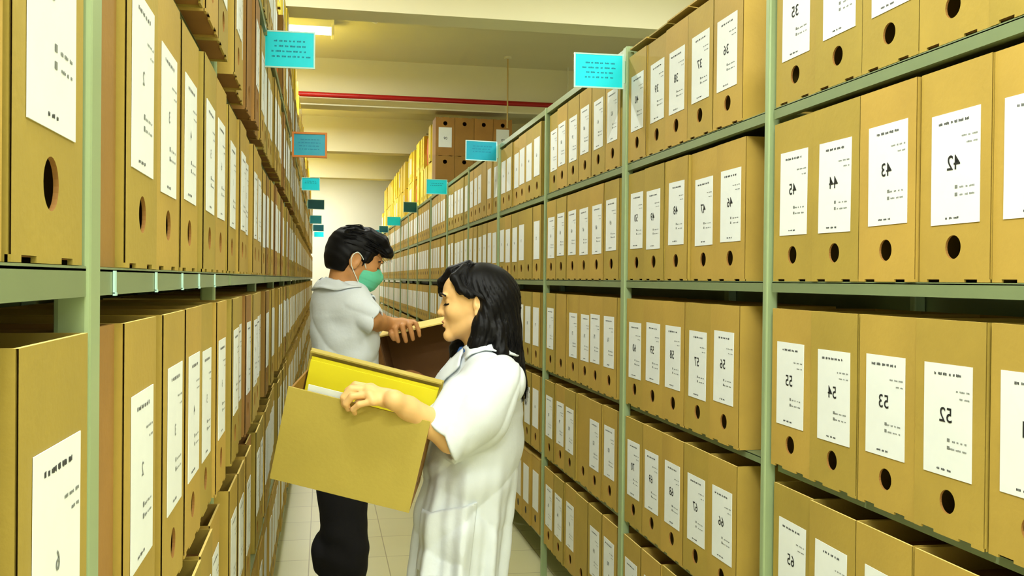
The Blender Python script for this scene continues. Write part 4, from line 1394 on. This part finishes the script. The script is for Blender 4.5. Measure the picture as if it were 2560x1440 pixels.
# white coat
pts = [Q(r, f, z) for r in (-.26, .22) for f in (-.32, .30) for z in (.66, 1.52)]
C = Field(np.min(pts, 0), np.max(pts, 0), .004)
prof = [(1.395, -.050, .080, 1.35), (1.34, -.042, .110, 1.36), (1.26, -.036, .118, 1.32), (1.12, -.036, .117, 1.28), (.98, -.044, .114, 1.26), (.72, -.048, .130, 1.25)]
for (z0, r0, q0, s0), (z1, r1, q1, s1) in zip(prof[:-1], prof[1:]):
    C.cone(Q(r0, 0, z0), Q(r1, 0, z1), q0, q1, .012, flat=(TX, (s0 + s1) / 2))
for s in (-1, 1):
    C.cone(Q(-.045, 0, 1.402) + TX * s * .05, (sh if s > 0 else s2), .056, .060, .05)
X, Y, Z = C.grid()
rx = (X - MO.x) * MR.x + (Y - MO.y) * MR.y; fx = (X - MO.x) * MF.x + (Y - MO.y) * MF.y
tx = (X - MO.x) * TX[0] + (Y - MO.y) * TX[1]
C.d += (.0055 * np.sin(30 * (tx + .35 * Z) + 2.5 * np.sin(9 * Z)) * np.clip((1.36 - Z) / .15, 0, 1) + .003 * np.sin(48 * (Z - .8 * rx) + 3 * tx)).astype(np.float32)
C.d += (.012 * crease(9 * (tx - .55 * Z) + 1.3 * np.sin(6 * Z)) * np.clip((1.38 - Z) / .12, 0, 1) + .008 * crease(15 * (Z + .9 * tx)) * np.clip((1.40 - Z) / .1, 0, 1)).astype(np.float32)
C.d = np.maximum(C.d, .76 - Z)
cuff = Q(.094, -.118, 1.318)
sleeve(C, sh, sh * .45 + cuff * .55, cuff, .060, .054, .048, np.array(MR) * .93 + np.array(MF) * .12 - np.array((0, 0, .36)), amp=.004, k=.006)
sleeve(C, s2, s2 * .6 + np.array(e2) * .4, s2 * .35 + np.array(e2) * .65, .062, .062, .056, np.array(e2) - s2, amp=.002)
C.cone(Q(-.030, 0, 1.58), Q(-.040, -.003, 1.405), .066, .066, .004, sub=True)
attach('white_coat', C.mesh('white_coat', M['coat'], 1), man)
CM = C
del C
# collar folded around the neck
inn, out = [], []
for i in range(9):
    an = math.radians(-150 + 300 * i / 8)            # 0 = the nape
    d = -np.array(tf) * math.cos(an) + TX * math.sin(an)
    fr = -math.cos(an)
    inn.append(Q(-.038, -.002, 1.428 - .034 * fr) + d * .066)
    out.append(Q(-.040, -.002, 1.395 - .040 * fr) + d * .100)
collar_cloth('coat_collar', CM, inn, out, man, M['coat'])
del CM
# trousers with cloth bunched at the knee
pts = [Q(r, f, z) for r in (-.20, .14) for f in (-.22, .22) for z in (.03, .96)]
T = Field(np.min(pts, 0), np.max(pts, 0), .0042)
T.chain([(lr, .104), (Q(-.016, -.07, .56), .082), (Q(-.016, -.07, .47), .078), (Q(-.038, -.075, .075), .074)], .02)
T.chain([(ll, .104), (Q(-.050, .08, .56), .082), (Q(-.045, .08, .47), .076), (Q(-.065, .08, .075), .072)], .02)
T.cone(Q(-.04, -.02, .93), Q(-.042, 0, .86), .10, .10, .02, flat=(TX, 1.25))
T.ell(Q(.030, -.075, .455), [np.array(MR), np.array(MF), np.array((0, 0, 1.))], (.030, .07, .075), .04)
T.ell(Q(-.110, -.06, .470), [np.array(MR), np.array(MF), np.array((0, 0, 1.))], (.022, .07, .07), .04)
X, Y, Z = T.grid()
rx = (X - MO.x) * MR.x + (Y - MO.y) * MR.y
T.d += (.004 * np.sin(55 * Z + 30 * rx) * np.clip(1 - np.abs(Z - .47) / .12, 0, 1) + .002 * np.sin(25 * Z)).astype(np.float32)
T.d = np.maximum(T.d, .045 - Z)
attach('trousers', T.mesh('trousers', M['dark_cloth'], 1), man)
del T
for (fx_, r0) in ((-.075, -.045), (.08, -.070)):
    pts = [Q(r0 + r, fx_ + f, z) for r in (-.09, .24) for f in (-.09, .22) for z in (-.003, .13)]
    S = Field(np.min(pts, 0), np.max(pts, 0), .004)
    d = np.array(tf)
    a = Q(r0 - .02, fx_, .045)
    S.chain([(a, .043), (a + d * .10, .044), (a + d * .20 + np.array((0, 0, -.012)), .036)], .02)
    X, Y, Z = S.grid(); S.d = np.maximum(S.d, .002 - Z)
    attach('shoe', S.mesh('shoe', M['shoe'], 1), man)
